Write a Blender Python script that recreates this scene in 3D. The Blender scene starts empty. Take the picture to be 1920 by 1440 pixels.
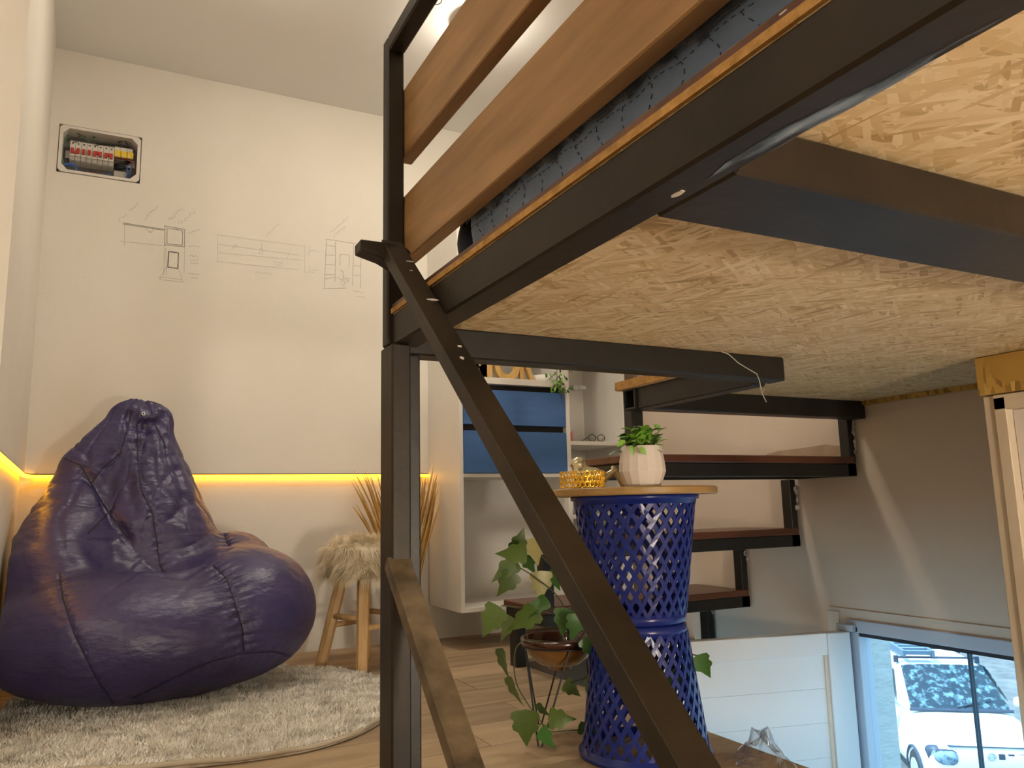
import bpy, bmesh, math, random
import numpy as np
from mathutils import Vector, Matrix, noise
from mathutils.bvhtree import BVHTree

random.seed(7)
rng = np.random.default_rng(7)
scene = bpy.context.scene
col = scene.collection

# ------------------------------------------------------------------ camera
# world: X along the back wall (right), Y into the room, Z up, floor z = 0
F, CX, CY, EYE = 1470.0, 960.0, 720.0, 0.57
def _n(v):
    v = np.array(v, float); return v / np.linalg.norm(v)
_dx = _n([(3910 - CX) / F, (885 - CY) / F, 1]); _dy = _n([(203 - CX) / F, (970 - CY) / F, 1])
_m, _q = _n(_dx + _dy), _n(_dx - _dy)
_dx, _dy = _n(_m + _q), _n(_m - _q)
_dz = np.cross(_dx, _dy)
if _dz[1] > 0: _dz = -_dz
CM = np.array([_dx, _dy, _dz])
CAM = np.array([0, 0, EYE])
def ray(x, y): return CM @ np.array([(x - CX) / F, (y - CY) / F, 1.0])
def onX(x, y, X): r = ray(x, y); return CAM + r * (X / r[0])
def onY(x, y, Y): r = ray(x, y); return CAM + r * (Y / r[1])
def onZ(x, y, Z): r = ray(x, y); return CAM + r * ((Z - EYE) / r[2])
cd = bpy.data.cameras.new('camera')
cam = bpy.data.objects.new('camera', cd); col.objects.link(cam)
R = Matrix([[CM[i, 0], -CM[i, 1], -CM[i, 2]] for i in range(3)])
cam.matrix_world = Matrix.Translation(Vector(CAM)) @ R.to_4x4()
cd.sensor_width = 36; cd.lens = 36 * F / 1920; cd.clip_start = 0.02; cd.clip_end = 200
scene.camera = cam

# ------------------------------------------------------------------ world, sun, exposure
w = bpy.data.worlds.new('World'); scene.world = w; w.use_nodes = True
bg = w.node_tree.nodes['Background']
bg.inputs['Color'].default_value = (0.46, 0.77, 1.0, 1); bg.inputs['Strength'].default_value = 1.7
sd = bpy.data.lights.new('sun', 'SUN'); sd.energy = 3.8; sd.angle = 0.02; sd.color = (0.86, 0.95, 1.0)
so = bpy.data.objects.new('sun', sd); col.objects.link(so)
so.rotation_euler = Vector((0.45, -0.35, -1.0)).to_track_quat('-Z', 'Y').to_euler()
vs = scene.view_settings
vs.view_transform = 'Standard'; vs.look = 'None'; vs.exposure = 0.95; vs.gamma = 1.0; vs.use_curve_mapping = False

# ------------------------------------------------------------------ helpers
ORG = {}                       # object -> world origin its mesh coordinates are taken from
def tag(o, label=None, cat=None, group=None, kind=None):
    if label: o['label'] = label
    if cat: o['category'] = cat
    if group: o['group'] = group
    if kind: o['kind'] = kind
    return o
def thing(name, loc, label, cat, group=None, kind=None):
    o = bpy.data.objects.new(name, None); col.objects.link(o)
    o.empty_display_size = 0.05; o.location = loc; ORG[o] = np.array(loc, float)
    return tag(o, label, cat, group, kind)
class MB:
    def __init__(s): s.v = []; s.f = []
    def add(s, vs, fs):
        b = len(s.v); s.v += [tuple(map(float, p)) for p in vs]; s.f += [tuple(b + i for i in f) for f in fs]; return s
    def box(s, a, b):
        x0, y0, z0 = a; x1, y1, z1 = b
        return s.add([(x0,y0,z0),(x1,y0,z0),(x1,y1,z0),(x0,y1,z0),(x0,y0,z1),(x1,y0,z1),(x1,y1,z1),(x0,y1,z1)],
                     [(0,3,2,1),(4,5,6,7),(0,1,5,4),(1,2,6,5),(2,3,7,6),(3,0,4,7)])
    def obox(s, c, ax, ay, az):
        c, ax, ay, az = (np.array(t, float) for t in (c, ax, ay, az))
        P = [c + i*ax + j*ay + k*az for k in (-1, 1) for i, j in ((-1,-1),(1,-1),(1,1),(-1,1))]
        return s.add(P, [(0,3,2,1),(4,5,6,7),(0,1,5,4),(1,2,6,5),(2,3,7,6),(3,0,4,7)])
    def prism(s, pts, d):
        pts = [np.array(p, float) for p in pts]; d = np.array(d, float); n = len(pts)
        return s.add(pts + [p + d for p in pts], [tuple(range(n))[::-1], tuple(range(n, 2*n))] +
                     [(i, (i+1) % n, n + (i+1) % n, n + i) for i in range(n)])
    def tube(s, pts, r, n=6, cap=True):
        pts = [np.array(p, float) for p in pts]; m = len(pts)
        rs = r if hasattr(r, '__len__') else [r]*m
        up = np.array([0.31, 0.17, 0.93]); rings = []; prev = None
        for i, p in enumerate(pts):
            t = _n(pts[min(i+1, m-1)] - pts[max(i-1, 0)] + 1e-9)
            a = prev if prev is not None else up
            u = a - t * (a @ t)
            if np.linalg.norm(u) < 1e-4: u = np.cross(t, [1, 0.2, 0.1])
            u = _n(u); v = np.cross(t, u); prev = u
            rings += [p + rs[i]*(math.cos(2*math.pi*k/n)*u + math.sin(2*math.pi*k/n)*v) for k in range(n)]
        fs = [(i*n+k, i*n+(k+1) % n, (i+1)*n+(k+1) % n, (i+1)*n+k) for i in range(m-1) for k in range(n)]
        if cap: fs += [tuple(range(n))[::-1], tuple(range((m-1)*n, m*n))]
        return s.add(rings, fs)
    def lathe(s, prof, c, n=48, cap0=False, cap1=False):
        c = np.array(c, float); m = len(prof)
        vs = [c + np.array([r*math.cos(2*math.pi*k/n), r*math.sin(2*math.pi*k/n), z]) for r, z in prof for k in range(n)]
        fs = [(i*n+k, i*n+(k+1) % n, (i+1)*n+(k+1) % n, (i+1)*n+k) for i in range(m-1) for k in range(n)]
        if cap0: fs.append(tuple(range(n))[::-1])
        if cap1: fs.append(tuple(range((m-1)*n, m*n)))
        return s.add(vs, fs)
    def build(s, name, mat, parent=None, bevel=0, smooth=False, seg=1, normals=True, kind=None):
        o0 = ORG[parent] if parent is not None else None
        V = np.array(s.v)
        if o0 is None:
            lo, hi = V.min(0), V.max(0); o0 = np.array([(lo[0]+hi[0])/2, (lo[1]+hi[1])/2, lo[2]])
            loc = o0
        else: loc = (0, 0, 0)
        me = bpy.data.meshes.new(name); me.from_pydata((V - o0).tolist(), [], s.f)
        bm = bmesh.new(); bm.from_mesh(me)
        if normals: bmesh.ops.recalc_face_normals(bm, faces=bm.faces)
        if bevel: bmesh.ops.bevel(bm, geom=bm.edges[:], offset=bevel, segments=seg, affect='EDGES', clamp_overlap=True, profile=0.7)
        bm.to_mesh(me); bm.free()
        if smooth: me.shade_smooth()
        me.materials.append(mat)
        o = bpy.data.objects.new(name, me); col.objects.link(o); o.location = loc
        if parent is not None: o.parent = parent
        ORG[o] = o0
        if kind: o['kind'] = kind
        return o
def box(name, a, b, mat, parent=None, bevel=0.0, **k): return MB().box(a, b).build(name, mat, parent, bevel, **k)
def inst(src_mesh, name, parent, loc, rot=None, scale=None):
    o = bpy.data.objects.new(name, src_mesh); col.objects.link(o)
    if parent is not None: o.parent = parent; o.location = Vector(np.array(loc, float) - ORG[parent])
    else: o.location = loc
    if rot is not None: o.rotation_euler = rot
    if scale is not None: o.scale = scale if hasattr(scale, '__len__') else (scale,)*3
    ORG[o] = np.array(loc, float)
    return o
def struct(o): o['kind'] = 'structure'; return o

def surface_nets(fn, lo, hi, h):
    lo, hi = np.array(lo, float), np.array(hi, float)
    n = np.ceil((hi - lo) / h).astype(int) + 1
    g = np.stack(np.meshgrid(*[lo[i] + h*np.arange(n[i]) for i in range(3)], indexing='ij'), -1)
    d = fn(g)
    c = np.zeros(tuple(n-1) + (3,)); cnt = np.zeros(tuple(n-1))
    sl = lambda o: tuple(slice(o[i], n[i]-1+o[i]) for i in range(3))
    cor = [(i, j, k) for i in (0,1) for j in (0,1) for k in (0,1)]
    for a in cor:
        for ax in range(3):
            if a[ax]: continue
            b = list(a); b[ax] = 1
            da, db = d[sl(a)], d[sl(b)]
            m = (da < 0) != (db < 0)
            t = np.where(m, da/(da-db+1e-12), 0)
            p = np.array(a, float) + np.zeros(da.shape+(3,)); p[..., ax] += t
            c += p*m[..., None]; cnt += m
    idx = -np.ones(cnt.shape, int); act = cnt > 0
    idx[act] = np.arange(act.sum())
    I = np.argwhere(act)
    V = lo + h*(I + c[act]/cnt[act][:, None])
    Fc = []
    for ax in range(3):
        u, v = (ax+1) % 3, (ax+2) % 3
        s0 = [slice(1, n[i]-1) for i in range(3)]; s0[ax] = slice(0, n[ax]-1)
        s1 = list(s0); s1[ax] = slice(1, n[ax])
        a, b = d[tuple(s0)] < 0, d[tuple(s1)] < 0
        q = np.argwhere(a != b)
        if not len(q): continue
        flip = a[tuple(q.T)]
        base = q.copy(); base[:, u] += 1; base[:, v] += 1
        def at(du, dv):
            w_ = base.copy(); w_[:, u] += du; w_[:, v] += dv; return idx[tuple(w_.T)]
        quad = np.stack([at(-1,-1), at(0,-1), at(0,0), at(-1,0)], 1)
        quad[~flip] = quad[~flip][:, ::-1]
        Fc.append(quad)
    return V, np.concatenate(Fc)
def sm_union(a, b, k):
    h_ = np.clip(0.5 + 0.5*(b-a)/k, 0, 1); return b*(1-h_) + a*h_ - k*h_*(1-h_)
def sm_sub(a, b, k): return -sm_union(-a, b, k)       # a minus b
def ell(p, c, r):
    q = (p - np.array(c))/np.array(r); l = np.linalg.norm(q, axis=-1)
    return (l - 1)*np.min(r)*0.5 + (l-1)*np.mean(r)*0.5
def rcone(p, a, b, ra, rb):
    a, b = np.array(a), np.array(b); ab = b-a
    t = np.clip(((p-a)@ab)/(ab@ab), 0, 1)
    return np.linalg.norm(p - a - t[..., None]*ab, axis=-1) - (ra + (rb-ra)*t)
def rbox(p, lo, hi, r):
    lo, hi = np.array(lo), np.array(hi); c, e = (lo+hi)/2, (hi-lo)/2 - r
    q = np.abs(p-c) - e
    return np.linalg.norm(np.maximum(q, 0), axis=-1) + np.minimum(q.max(-1), 0) - r

# ------------------------------------------------------------------ materials
def mat(name, c1, c2=None, scale=8, rough=0.6, metal=0, bump=0, bscale=60, stretch=(1,1,1), spec=0.5, detail=4,
        ramp=(0.35, 0.7), emit=None, estr=0, sheen=0, coat=0, rand=None, trans=0, alpha=1, sss=0):
    m = bpy.data.materials.new(name); m.use_nodes = True
    N, L = m.node_tree.nodes, m.node_tree.links
    b = N['Principled BSDF']
    b.inputs['Roughness'].default_value = rough; b.inputs['Metallic'].default_value = metal
    b.inputs['Specular IOR Level'].default_value = spec
    b.inputs['Base Color'].default_value = (*c1, 1)
    if sheen: b.inputs['Sheen Weight'].default_value = sheen
    if coat: b.inputs['Coat Weight'].default_value = coat; b.inputs['Coat Roughness'].default_value = 0.08
    if trans: b.inputs['Transmission Weight'].default_value = trans
    if sss: b.inputs['Subsurface Weight'].default_value = sss; b.inputs['Subsurface Scale'].default_value = 0.01
    if alpha < 1: b.inputs['Alpha'].default_value = alpha
    if emit: b.inputs['Emission Color'].default_value = (*emit, 1); b.inputs['Emission Strength'].default_value = estr
    tc = N.new('ShaderNodeTexCoord'); mp = N.new('ShaderNodeMapping'); mp.inputs['Scale'].default_value = stretch
    L.new(tc.outputs['Object'], mp.inputs['Vector'])
    if rand is not None:
        oi = N.new('ShaderNodeObjectInfo'); vm = N.new('ShaderNodeVectorMath'); vm.operation = 'SCALE'
        cb = N.new('ShaderNodeCombineXYZ')
        for k in range(3): L.new(oi.outputs['Random'], cb.inputs[k])
        vm.inputs['Scale'].default_value = 37.0; L.new(cb.outputs[0], vm.inputs[0]); L.new(vm.outputs[0], mp.inputs['Location'])
    last = None
    if c2:
        nz = N.new('ShaderNodeTexNoise'); nz.inputs['Scale'].default_value = scale; nz.inputs['Detail'].default_value = detail
        nz.inputs['Roughness'].default_value = 0.6
        L.new(mp.outputs[0], nz.inputs['Vector'])
        rp = N.new('ShaderNodeValToRGB'); rp.color_ramp.elements[0].position = ramp[0]; rp.color_ramp.elements[1].position = ramp[1]
        rp.color_ramp.elements[0].color = (*c1, 1); rp.color_ramp.elements[1].color = (*c2, 1)
        L.new(nz.outputs['Fac'], rp.inputs['Fac']); last = rp.outputs['Color']
        if rand is not None:
            hs = N.new('ShaderNodeHueSaturation'); mr = N.new('ShaderNodeMapRange')
            mr.inputs['To Min'].default_value = 1-rand; mr.inputs['To Max'].default_value = 1+rand
            L.new(oi.outputs['Random'], mr.inputs['Value']); L.new(mr.outputs[0], hs.inputs['Value']); L.new(last, hs.inputs['Color']); last = hs.outputs['Color']
        L.new(last, b.inputs['Base Color'])
    if bump:
        n2 = N.new('ShaderNodeTexNoise'); n2.inputs['Scale'].default_value = bscale; n2.inputs['Detail'].default_value = 5
        L.new(mp.outputs[0], n2.inputs['Vector'])
        bp = N.new('ShaderNodeBump'); bp.inputs['Strength'].default_value = bump; bp.inputs['Distance'].default_value = 0.01
        L.new(n2.outputs['Fac'], bp.inputs['Height']); L.new(bp.outputs[0], b.inputs['Normal'])
    return m
def osb_mat(name, cols, sc=1.0, base_rot=0.0):
    m = bpy.data.materials.new(name); m.use_nodes = True
    N, L = m.node_tree.nodes, m.node_tree.links; b = N['Principled BSDF']; b.inputs['Roughness'].default_value = 0.62
    tc = N.new('ShaderNodeTexCoord'); vals = []
    for i, a in enumerate((0.15, -0.6, 0.75, 1.5)):
        mp = N.new('ShaderNodeMapping'); mp.inputs['Rotation'].default_value = (0, 0, a+base_rot); mp.inputs['Location'].default_value = (i*3.7, i*1.3, 0)
        m2 = N.new('ShaderNodeMapping'); m2.inputs['Scale'].default_value = (15*sc, 120*sc, 20*sc)
        L.new(tc.outputs['Object'], mp.inputs[0]); L.new(mp.outputs[0], m2.inputs[0])
        nd = N.new('ShaderNodeTexNoise'); nd.inputs['Scale'].default_value = 1.3; L.new(m2.outputs[0], nd.inputs['Vector'])
        mx = N.new('ShaderNodeMix'); mx.data_type = 'VECTOR'; mx.inputs['Factor'].default_value = 0.25
        L.new(m2.outputs[0], mx.inputs['A']); L.new(nd.outputs['Color'], mx.inputs['B'])
        vo = N.new('ShaderNodeTexVoronoi'); vo.inputs['Scale'].default_value = 1.0; L.new(mx.outputs['Result'], vo.inputs['Vector'])
        sp = N.new('ShaderNodeSeparateColor'); L.new(vo.outputs['Color'], sp.inputs[0]); vals.append(sp)
    cur = vals[0].outputs[0]
    for i in range(1, 4):                                   # a strand layer lies on top where its own random id is high
        gt = N.new('ShaderNodeMath'); gt.operation = 'GREATER_THAN'; gt.inputs[1].default_value = (0.45, 0.62, 0.75)[i-1]
        L.new(vals[i].outputs[1], gt.inputs[0])
        mf = N.new('ShaderNodeMix'); mf.data_type = 'FLOAT'
        L.new(gt.outputs[0], mf.inputs['Factor']); L.new(cur, mf.inputs['A']); L.new(vals[i].outputs[0], mf.inputs['B']); cur = mf.outputs['Result']
    fine = N.new('ShaderNodeTexNoise'); fine.inputs['Scale'].default_value = 9*sc; fine.inputs['Detail'].default_value = 6; L.new(tc.outputs['Object'], fine.inputs['Vector'])
    ad = N.new('ShaderNodeMix'); ad.data_type = 'FLOAT'; ad.inputs['Factor'].default_value = 0.35
    L.new(cur, ad.inputs['A']); L.new(fine.outputs['Fac'], ad.inputs['B'])
    rp = N.new('ShaderNodeValToRGB'); e = rp.color_ramp.elements
    e[0].position = 0.12; e[0].color = (*cols[0], 1); e[1].position = 0.85; e[1].color = (*cols[-1], 1)
    for k, cc in enumerate(cols[1:-1]):
        ne = e.new(0.12 + 0.73*(k+1)/(len(cols)-1)); ne.color = (*cc, 1)
    L.new(ad.outputs['Result'], rp.inputs['Fac']); L.new(rp.outputs[0], b.inputs['Base Color'])
    bp = N.new('ShaderNodeBump'); bp.inputs['Strength'].default_value = 0.35; bp.inputs['Distance'].default_value = 0.004
    L.new(ad.outputs['Result'], bp.inputs['Height']); L.new(bp.outputs[0], b.inputs['Normal'])
    return m
M = {}
M['wall'] = mat('wall_plaster', (0.70, 0.665, 0.60), (0.735, 0.70, 0.64), 3, 0.75, bump=0.06, bscale=90)
M['wall_r'] = mat('wall_plaster_right', (0.66, 0.555, 0.455), (0.70, 0.60, 0.50), 3, 0.75, bump=0.07, bscale=80)
M['ceil'] = mat('ceiling_paint', (0.84, 0.84, 0.835), (0.86, 0.86, 0.855), 2, 0.8)
M['dark'] = mat('near_black_and_gap_shade', (0.012, 0.01, 0.009), rough=0.8)
M['plank'] = mat('floor_laminate', (0.34, 0.245, 0.15), (0.49, 0.37, 0.235), 2.2, 0.5, bump=0.05, bscale=40, stretch=(1.2, 9, 1), rand=0.24)
M['slab'] = mat('floor_slab_edge', (0.16, 0.1, 0.06), rough=0.8)
M['steel'] = mat('dark_brown_painted_steel', (0.013, 0.0085, 0.0045), (0.027, 0.018, 0.0095), 7, 0.46, bump=0.05, bscale=70, spec=0.3)
M['steel2'] = mat('black_painted_steel', (0.006, 0.0055, 0.005), (0.014, 0.012, 0.010), 9, 0.42, bump=0.05, bscale=80)
M['steelw'] = mat('worn_brown_painted_steel', (0.035, 0.022, 0.009), (0.17, 0.12, 0.065), 13, 0.55, bump=0.1, bscale=50, ramp=(0.3, 0.68), stretch=(1, 1, 1.4))
M['chip'] = mat('bare_paint_chip', (0.55, 0.5, 0.44), rough=0.6)
M['slat'] = mat('varnished_brown_wood', (0.22, 0.112, 0.036), (0.36, 0.20, 0.076), 2.6, 0.45, bump=0.06, bscale=30, stretch=(12, 1.2, 12))
M['tread'] = mat('dark_red_brown_wood', (0.07, 0.022, 0.012), (0.14, 0.05, 0.025), 3, 0.35, bump=0.05, bscale=30, stretch=(1, 10, 10))
M['osb'] = osb_mat('oriented_strand_board', [(0.38, 0.245, 0.10), (0.58, 0.42, 0.21), (0.66, 0.50, 0.28), (0.71, 0.56, 0.34), (0.79, 0.66, 0.44)], 1.35)
M['osb2'] = osb_mat('oriented_strand_board_varnished', [(0.20, 0.10, 0.02), (0.42, 0.25, 0.05), (0.52, 0.33, 0.08), (0.60, 0.40, 0.12)])
M['osbedge'] = mat('strand_board_cut_edge', (0.32, 0.16, 0.03), (0.50, 0.27, 0.07), 60, 0.7, bump=0.3, bscale=150)
M['white'] = mat('white_melamine', (0.74, 0.72, 0.68), (0.77, 0.75, 0.71), 4, 0.45)
M['blue'] = mat('blue_laminate', (0.045, 0.13, 0.34), (0.055, 0.15, 0.38), 5, 0.4, stretch=(1, 1, 6))
# ------------------------------------------------------------------ room shell
YB, XR, ZC = 3.40, 2.27, 2.44
ZL = 0.735                                        # lip of the proud upper plaster above the light strip
HX0, HX1, HZ0, HZ1 = -0.262, 0.036, 1.920, 2.122  # breaker box hole
wb = MB()
wb.box((-2.0, YB, ZL), (HX0, YB+0.16, ZC+0.1)).box((HX1, YB, ZL), (2.5, YB+0.16, ZC+0.1))
wb.box((HX0, YB, ZL), (HX1, YB+0.16, HZ0)).box((HX0, YB, HZ1), (HX1, YB+0.16, ZC+0.1))
wb.box((-2.0, YB+0.014, -1.8), (2.5, YB+0.16, ZL))
wb.box((-0.5, YB+0.15, 1.7), (0.3, YB+0.20, 2.4))
wall_back = struct(wb.build('wall_back', M['wall']))
wl = MB()
def wlx(y): return -0.293 + 0.038*(3.4 - y)       # the left return is slightly out of square
for x_off, z0, z1 in ((0.0, ZL, ZC+0.1), (-0.014, -0.1, ZL)):
    wl.prism([(wlx(2.1)+x_off, 2.1, z0), (wlx(3.45)+x_off, 3.45, z0), (-0.6, 3.45, z0), (-0.6, 2.1, z0)], (0, 0, z1-z0))
wl.box((-2.0, 2.1, -0.1), (-0.55, 2.25, ZC+0.1)).box((-2.0, -2.0, -0.1), (-1.85, 2.2, ZC+0.1))
wall_left = struct(wl.build('wall_left', M['wall']))
WY0, WY1, WZ0, WZ1 = 0.35, 1.955, -1.30, 0.165     # window opening in the right wall
wr = MB()
wr.box((XR, WY1, -1.8), (XR+0.07, 3.6, ZC+0.1)).box((XR, -2.0, -1.8), (XR+0.07, WY0, ZC+0.1))
wr.box((XR, WY0, WZ1), (XR+0.07, WY1, ZC+0.1)).box((XR, WY0, -1.8), (XR+0.07, WY1, WZ0))
wall_right = struct(wr.build('wall_right', M['wall_r']))
struct(box('wall_front', (-2.0, -2.0, -1.8), (2.4, -1.85, ZC+0.1), M['wall']))
struct(box('ceiling', (-2.0, -2.0, ZC), (2.45, 3.6, ZC+0.15), M['ceil']))
struct(box('floor_lower', (-0.5, -2.0, -1.8), (2.45, 3.6, -1.7), M['plank']))
XE = 1.38                                          # edge of this floor; beyond it the drop towards the window
fl = MB().box((-2.0, -2.0, -0.14), (XE, 3.5, -0.0135)).box((XE, 2.80, -0.14), (2.3, 3.5, -0.0135))
floor = struct(fl.build('floor', M['slab']))
PW = 0.189
for k in range(-20, 9):
    y0 = 1.835 + PW*k
    xe = XE if y0 < 2.78 else XR - 0.002
    if y0 + PW > YB + 0.02: y1 = YB + 0.02
    else: y1 = y0 + PW
    if y0 < -1.85 or y1 - y0 < 0.02: continue
    off = {0: 0.855, 1: 1.075, 2: 0.47, 3: 1.075, 4: 0.62}.get(k, rng.uniform(0, 1.2))
    x = off - 1.22*math.ceil((off+1.85)/1.22)
    while x < xe:
        a, b = max(x, -1.85), min(x+1.22, xe)
        if b - a > 0.03:
            dz = rng.uniform(-0.0012, 0.0)
            box('plank', (a+0.0012, y0+0.0012, -0.0135), (b-0.0012, y1-0.0012, dz), M['plank'], floor)
        x += 1.22
# torn plaster layer on the right wall above the stairs
pp = [onX(*p, XR-0.001) for p in ((1436,852),(1462,845),(1490,842),(1520,838),(1548,833),(1572,836),(1592,830),(1600,856),(1500,858))]
pm = MB(); pm.prism(pp, (-0.003, 0, 0))
pm.build('plaster_patch', mat('raw_plaster', (0.42, 0.31, 0.21), (0.5, 0.38, 0.27), 20, 0.85), wall_right)
# faint trim line above the window and a white corner bead
box('trim_line', (XR-0.006, 1.30, 0.200), (XR, 2.04, 0.204), M['wall_r'], wall_right)
box('corner_bead', (XR-0.006, 2.00, 0.12), (XR, 2.045, 0.19), M['white'], wall_right)

# window below eye level in the right wall
M['alu'] = mat('pale_aluminium', (0.50, 0.56, 0.66), rough=0.4, metal=0.2)
M['gasket'] = mat('black_gasket', (0.01, 0.012, 0.02), rough=0.5)
g = bpy.data.materials.new('window_glass'); g.use_nodes = True
_N, _L = g.node_tree.nodes, g.node_tree.links; _N.clear()
_o = _N.new('ShaderNodeOutputMaterial'); _t = _N.new('ShaderNodeBsdfTransparent'); _g = _N.new('ShaderNodeBsdfGlossy'); _mx = _N.new('ShaderNodeMixShader')
_t.inputs[0].default_value = (0.93, 0.98, 1.0, 1); _g.inputs['Roughness'].default_value = 0.02; _mx.inputs[0].default_value = 0.05
_L.new(_t.outputs[0], _mx.inputs[1]); _L.new(_g.outputs[0], _mx.inputs[2]); _L.new(_mx.outputs[0], _o.inputs[0])
M['glass'] = g
win = thing('window_1', (XR, 1.2, WZ0), None, None, kind='structure')
box('head_frame', (XR-0.012, WY0, 0.130), (XR+0.05, WY1+0.012, WZ1+0.006), M['alu'], win, 0.002)
box('head_gasket', (XR-0.006, WY0, 0.118), (XR+0.05, WY1-0.02, 0.130), M['gasket'], win)
box('jamb', (XR-0.012, WY1-0.035, WZ0), (XR+0.05, WY1+0.012, 0.150), M['alu'], win, 0.002)
box('jamb', (XR-0.012, WY0, WZ0), (XR+0.05, WY0+0.04, 0.150), M['alu'], win, 0.002)
box('sill', (XR-0.02, WY0, WZ0-0.03), (XR+0.06, WY1, WZ0+0.02), M['alu'], win, 0.002)
box('hinge_block', (XR-0.034, 1.925, 0.1335), (XR-0.0125, 1.990, 0.156), M['alu'], win, 0.002)
ys = onX(1828, 1320, XR+0.02)[1]
box('pane', (XR+0.018, ys+0.004, WZ0+0.02), (XR+0.024, WY1-0.035, 0.122), M['glass'], win)
box('pane', (XR+0.018, WY0+0.04, WZ0+0.02), (XR+0.024, ys-0.004, 0.122), M['glass'], win)
box('pane_seam', (XR+0.014, ys-0.004, WZ0+0.02), (XR+0.028, ys+0.004, 0.122), mat('grey_glass_edge', (0.05, 0.09, 0.14), rough=0.3), win)

# white boarded leaf swung open into the stairwell
M['leafw'] = mat('white_pvc', (0.70, 0.73, 0.76), (0.73, 0.76, 0.79), 3, 0.28)
hinge = np.array([XR-0.02, 1.968]); far = onZ(1310, 1200, 0.132)[:2]
ld = _n(far - hinge); far = hinge + ld*0.78; ln = np.array([-ld[1], ld[0]])
if ln[1] > 0: ln = -ln                              # towards the camera
leaf = thing('window_shutter', (hinge[0], hinge[1], -1.30), 'white boarded leaf swung open into the stairwell beside the low window', 'shutter')
def leafbox(name, a, b, z0, z1, t0, t1, bev=0.002, m='leafw'):
    P = [np.r_[hinge + ld*s + ln*t, z0] for s, t in ((a, t0), (b, t0), (b, t1), (a, t1))]
    return MB().prism(P, (0, 0, z1-z0)).build(name, M[m], leaf, bev)
leafbox('stile', 0.0, 0.085, -1.28, 0.132, -0.015, 0.030)
leafbox('stile', 0.70, 0.78, -1.28, 0.132, -0.015, 0.030)
leafbox('top_rail', 0.085, 0.70, 0.062, 0.132, -0.015, 0.026)
leafbox('bead', 0.085, 0.097, -1.28, 0.062, 0.0, 0.022, m='wall_r')
zz = 0.062
for k in range(12):
    leafbox('board', 0.097, 0.70, zz-0.1077, zz-0.0001, -0.012, 0.014, 0.0007); zz -= 0.108

# partition with an OSB header and a door frame under the bed deck
XP = 1.84
M['cream'] = mat('cream_painted_wood', (0.66, 0.555, 0.42), (0.70, 0.60, 0.465), 5, 0.55)
M['pinkw'] = mat('white_door_paint', (0.72, 0.66, 0.62), (0.75, 0.70, 0.66), 5, 0.5)
door = thing('door_1', (XP, 0.8, -1.7), None, None, kind='structure')
box('jamb', (XP, 1.118, -1.70), (2.26, 1.145, 0.806), M['cream'], door, 0.002)
box('frame', (XP-0.006, 1.090, -1.70), (XP+0.08, 1.118, 0.800), M['cream'], door, 0.002)
box('frame_head', (XP-0.006, 0.20, 0.770), (XP+0.08, 1.118, 0.806), M['cream'], door, 0.002)
box('door_panel', (XP+0.018, 0.20, -1.70), (XP+0.055, 1.090, 0.770), M['pinkw'], door, 0.002)
box('header_board', (XP-0.012, 0.10, 0.808), (XP+0.10, 1.147, 0.8985), M['osb2'], door, 0.001)
box('wall_fill', (XP+0.10, 0.10, 0.806), (2.262, 1.140, 0.8975), M['cream'], door)

# ------------------------------------------------------------------ pencil drawings on the back wall
M['pencil'] = mat('pencil_graphite', (0.22, 0.21, 0.20), (0.42, 0.40, 0.37), 40, 0.7)
M['pencil2'] = mat('faint_pencil', (0.50, 0.475, 0.435), rough=0.7)
def strokes(name, lines, m, wd=0.0019):
    mb = MB()
    for ln_ in lines:
        P = [onY(x, y, YB-0.0006) for x, y in ln_]
        for a, b in zip(P[:-1], P[1:]):
            d = b - a; L_ = math.hypot(d[0], d[2])
            if L_ < 1e-5: continue
            nx = np.array([-d[2], 0, d[0]])/L_*wd/2
            mb.add([a-nx, b-nx, b+nx, a+nx], [(0,1,2,3)])
    return mb.build(name, m, wall_back, normals=False)
def scribble(x, y, ang, ln_, amp=3.0, n=None):
    n = n or int(ln_/1.6); c, s = math.cos(ang), math.sin(ang); out = []
    for i in range(n+1):
        u = ln_*i/n; v = amp*random.uniform(-1, 1)*(0.4 if random.random() < .3 else 1)
        out.append((x + u*c - v*s, y + u*s + v*c))
    return out
A45 = -math.radians(42)
d1 = [[(231,418),(308,430)],[(231,420),(308,432)],[(310,424),(346,430)],[(346,430),(346,463)],[(346,463),(309,459)],[(309,422),(309,462)],
      [(313,428),(342,432),(342,460),(313,457),(313,428)],[(316,471),(334,474),(333,503),(315,500),(316,471)],[(317,472),(335,474),(334,504),(314,501),(317,472)]]
strokes('pencil_drawing', d1, M['pencil'], 0.0030)
d1b = [[(234,420),(233,461)],[(225,452),(309,461)],[(308,464),(307,516)],[(346,463),(345,512)],[(311,464),(312,516)],[(312,500),(299,524),(343,529),(334,503)],[(296,519),(341,524)],[(334,420),(336,412)]]
d1b += [scribble(222,415,A45,20), scribble(243,396,A45,24), scribble(270,411,A45,36), scribble(318,412,A45,32), scribble(338,420,A45,38), scribble(352,438,-0.35,24,2), scribble(354,461,0.08,20,2), scribble(355,480,0.06,18,2), scribble(357,487,0.06,15,2), scribble(357,493,0.06,14,2), scribble(352,513,0.1,22,2), scribble(358,521,0.1,14,2), scribble(272,430,0.5,14,3), scribble(280,436,-0.6,12,3)]
strokes('pencil_drawing', d1b, M['pencil'], 0.0011)
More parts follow.
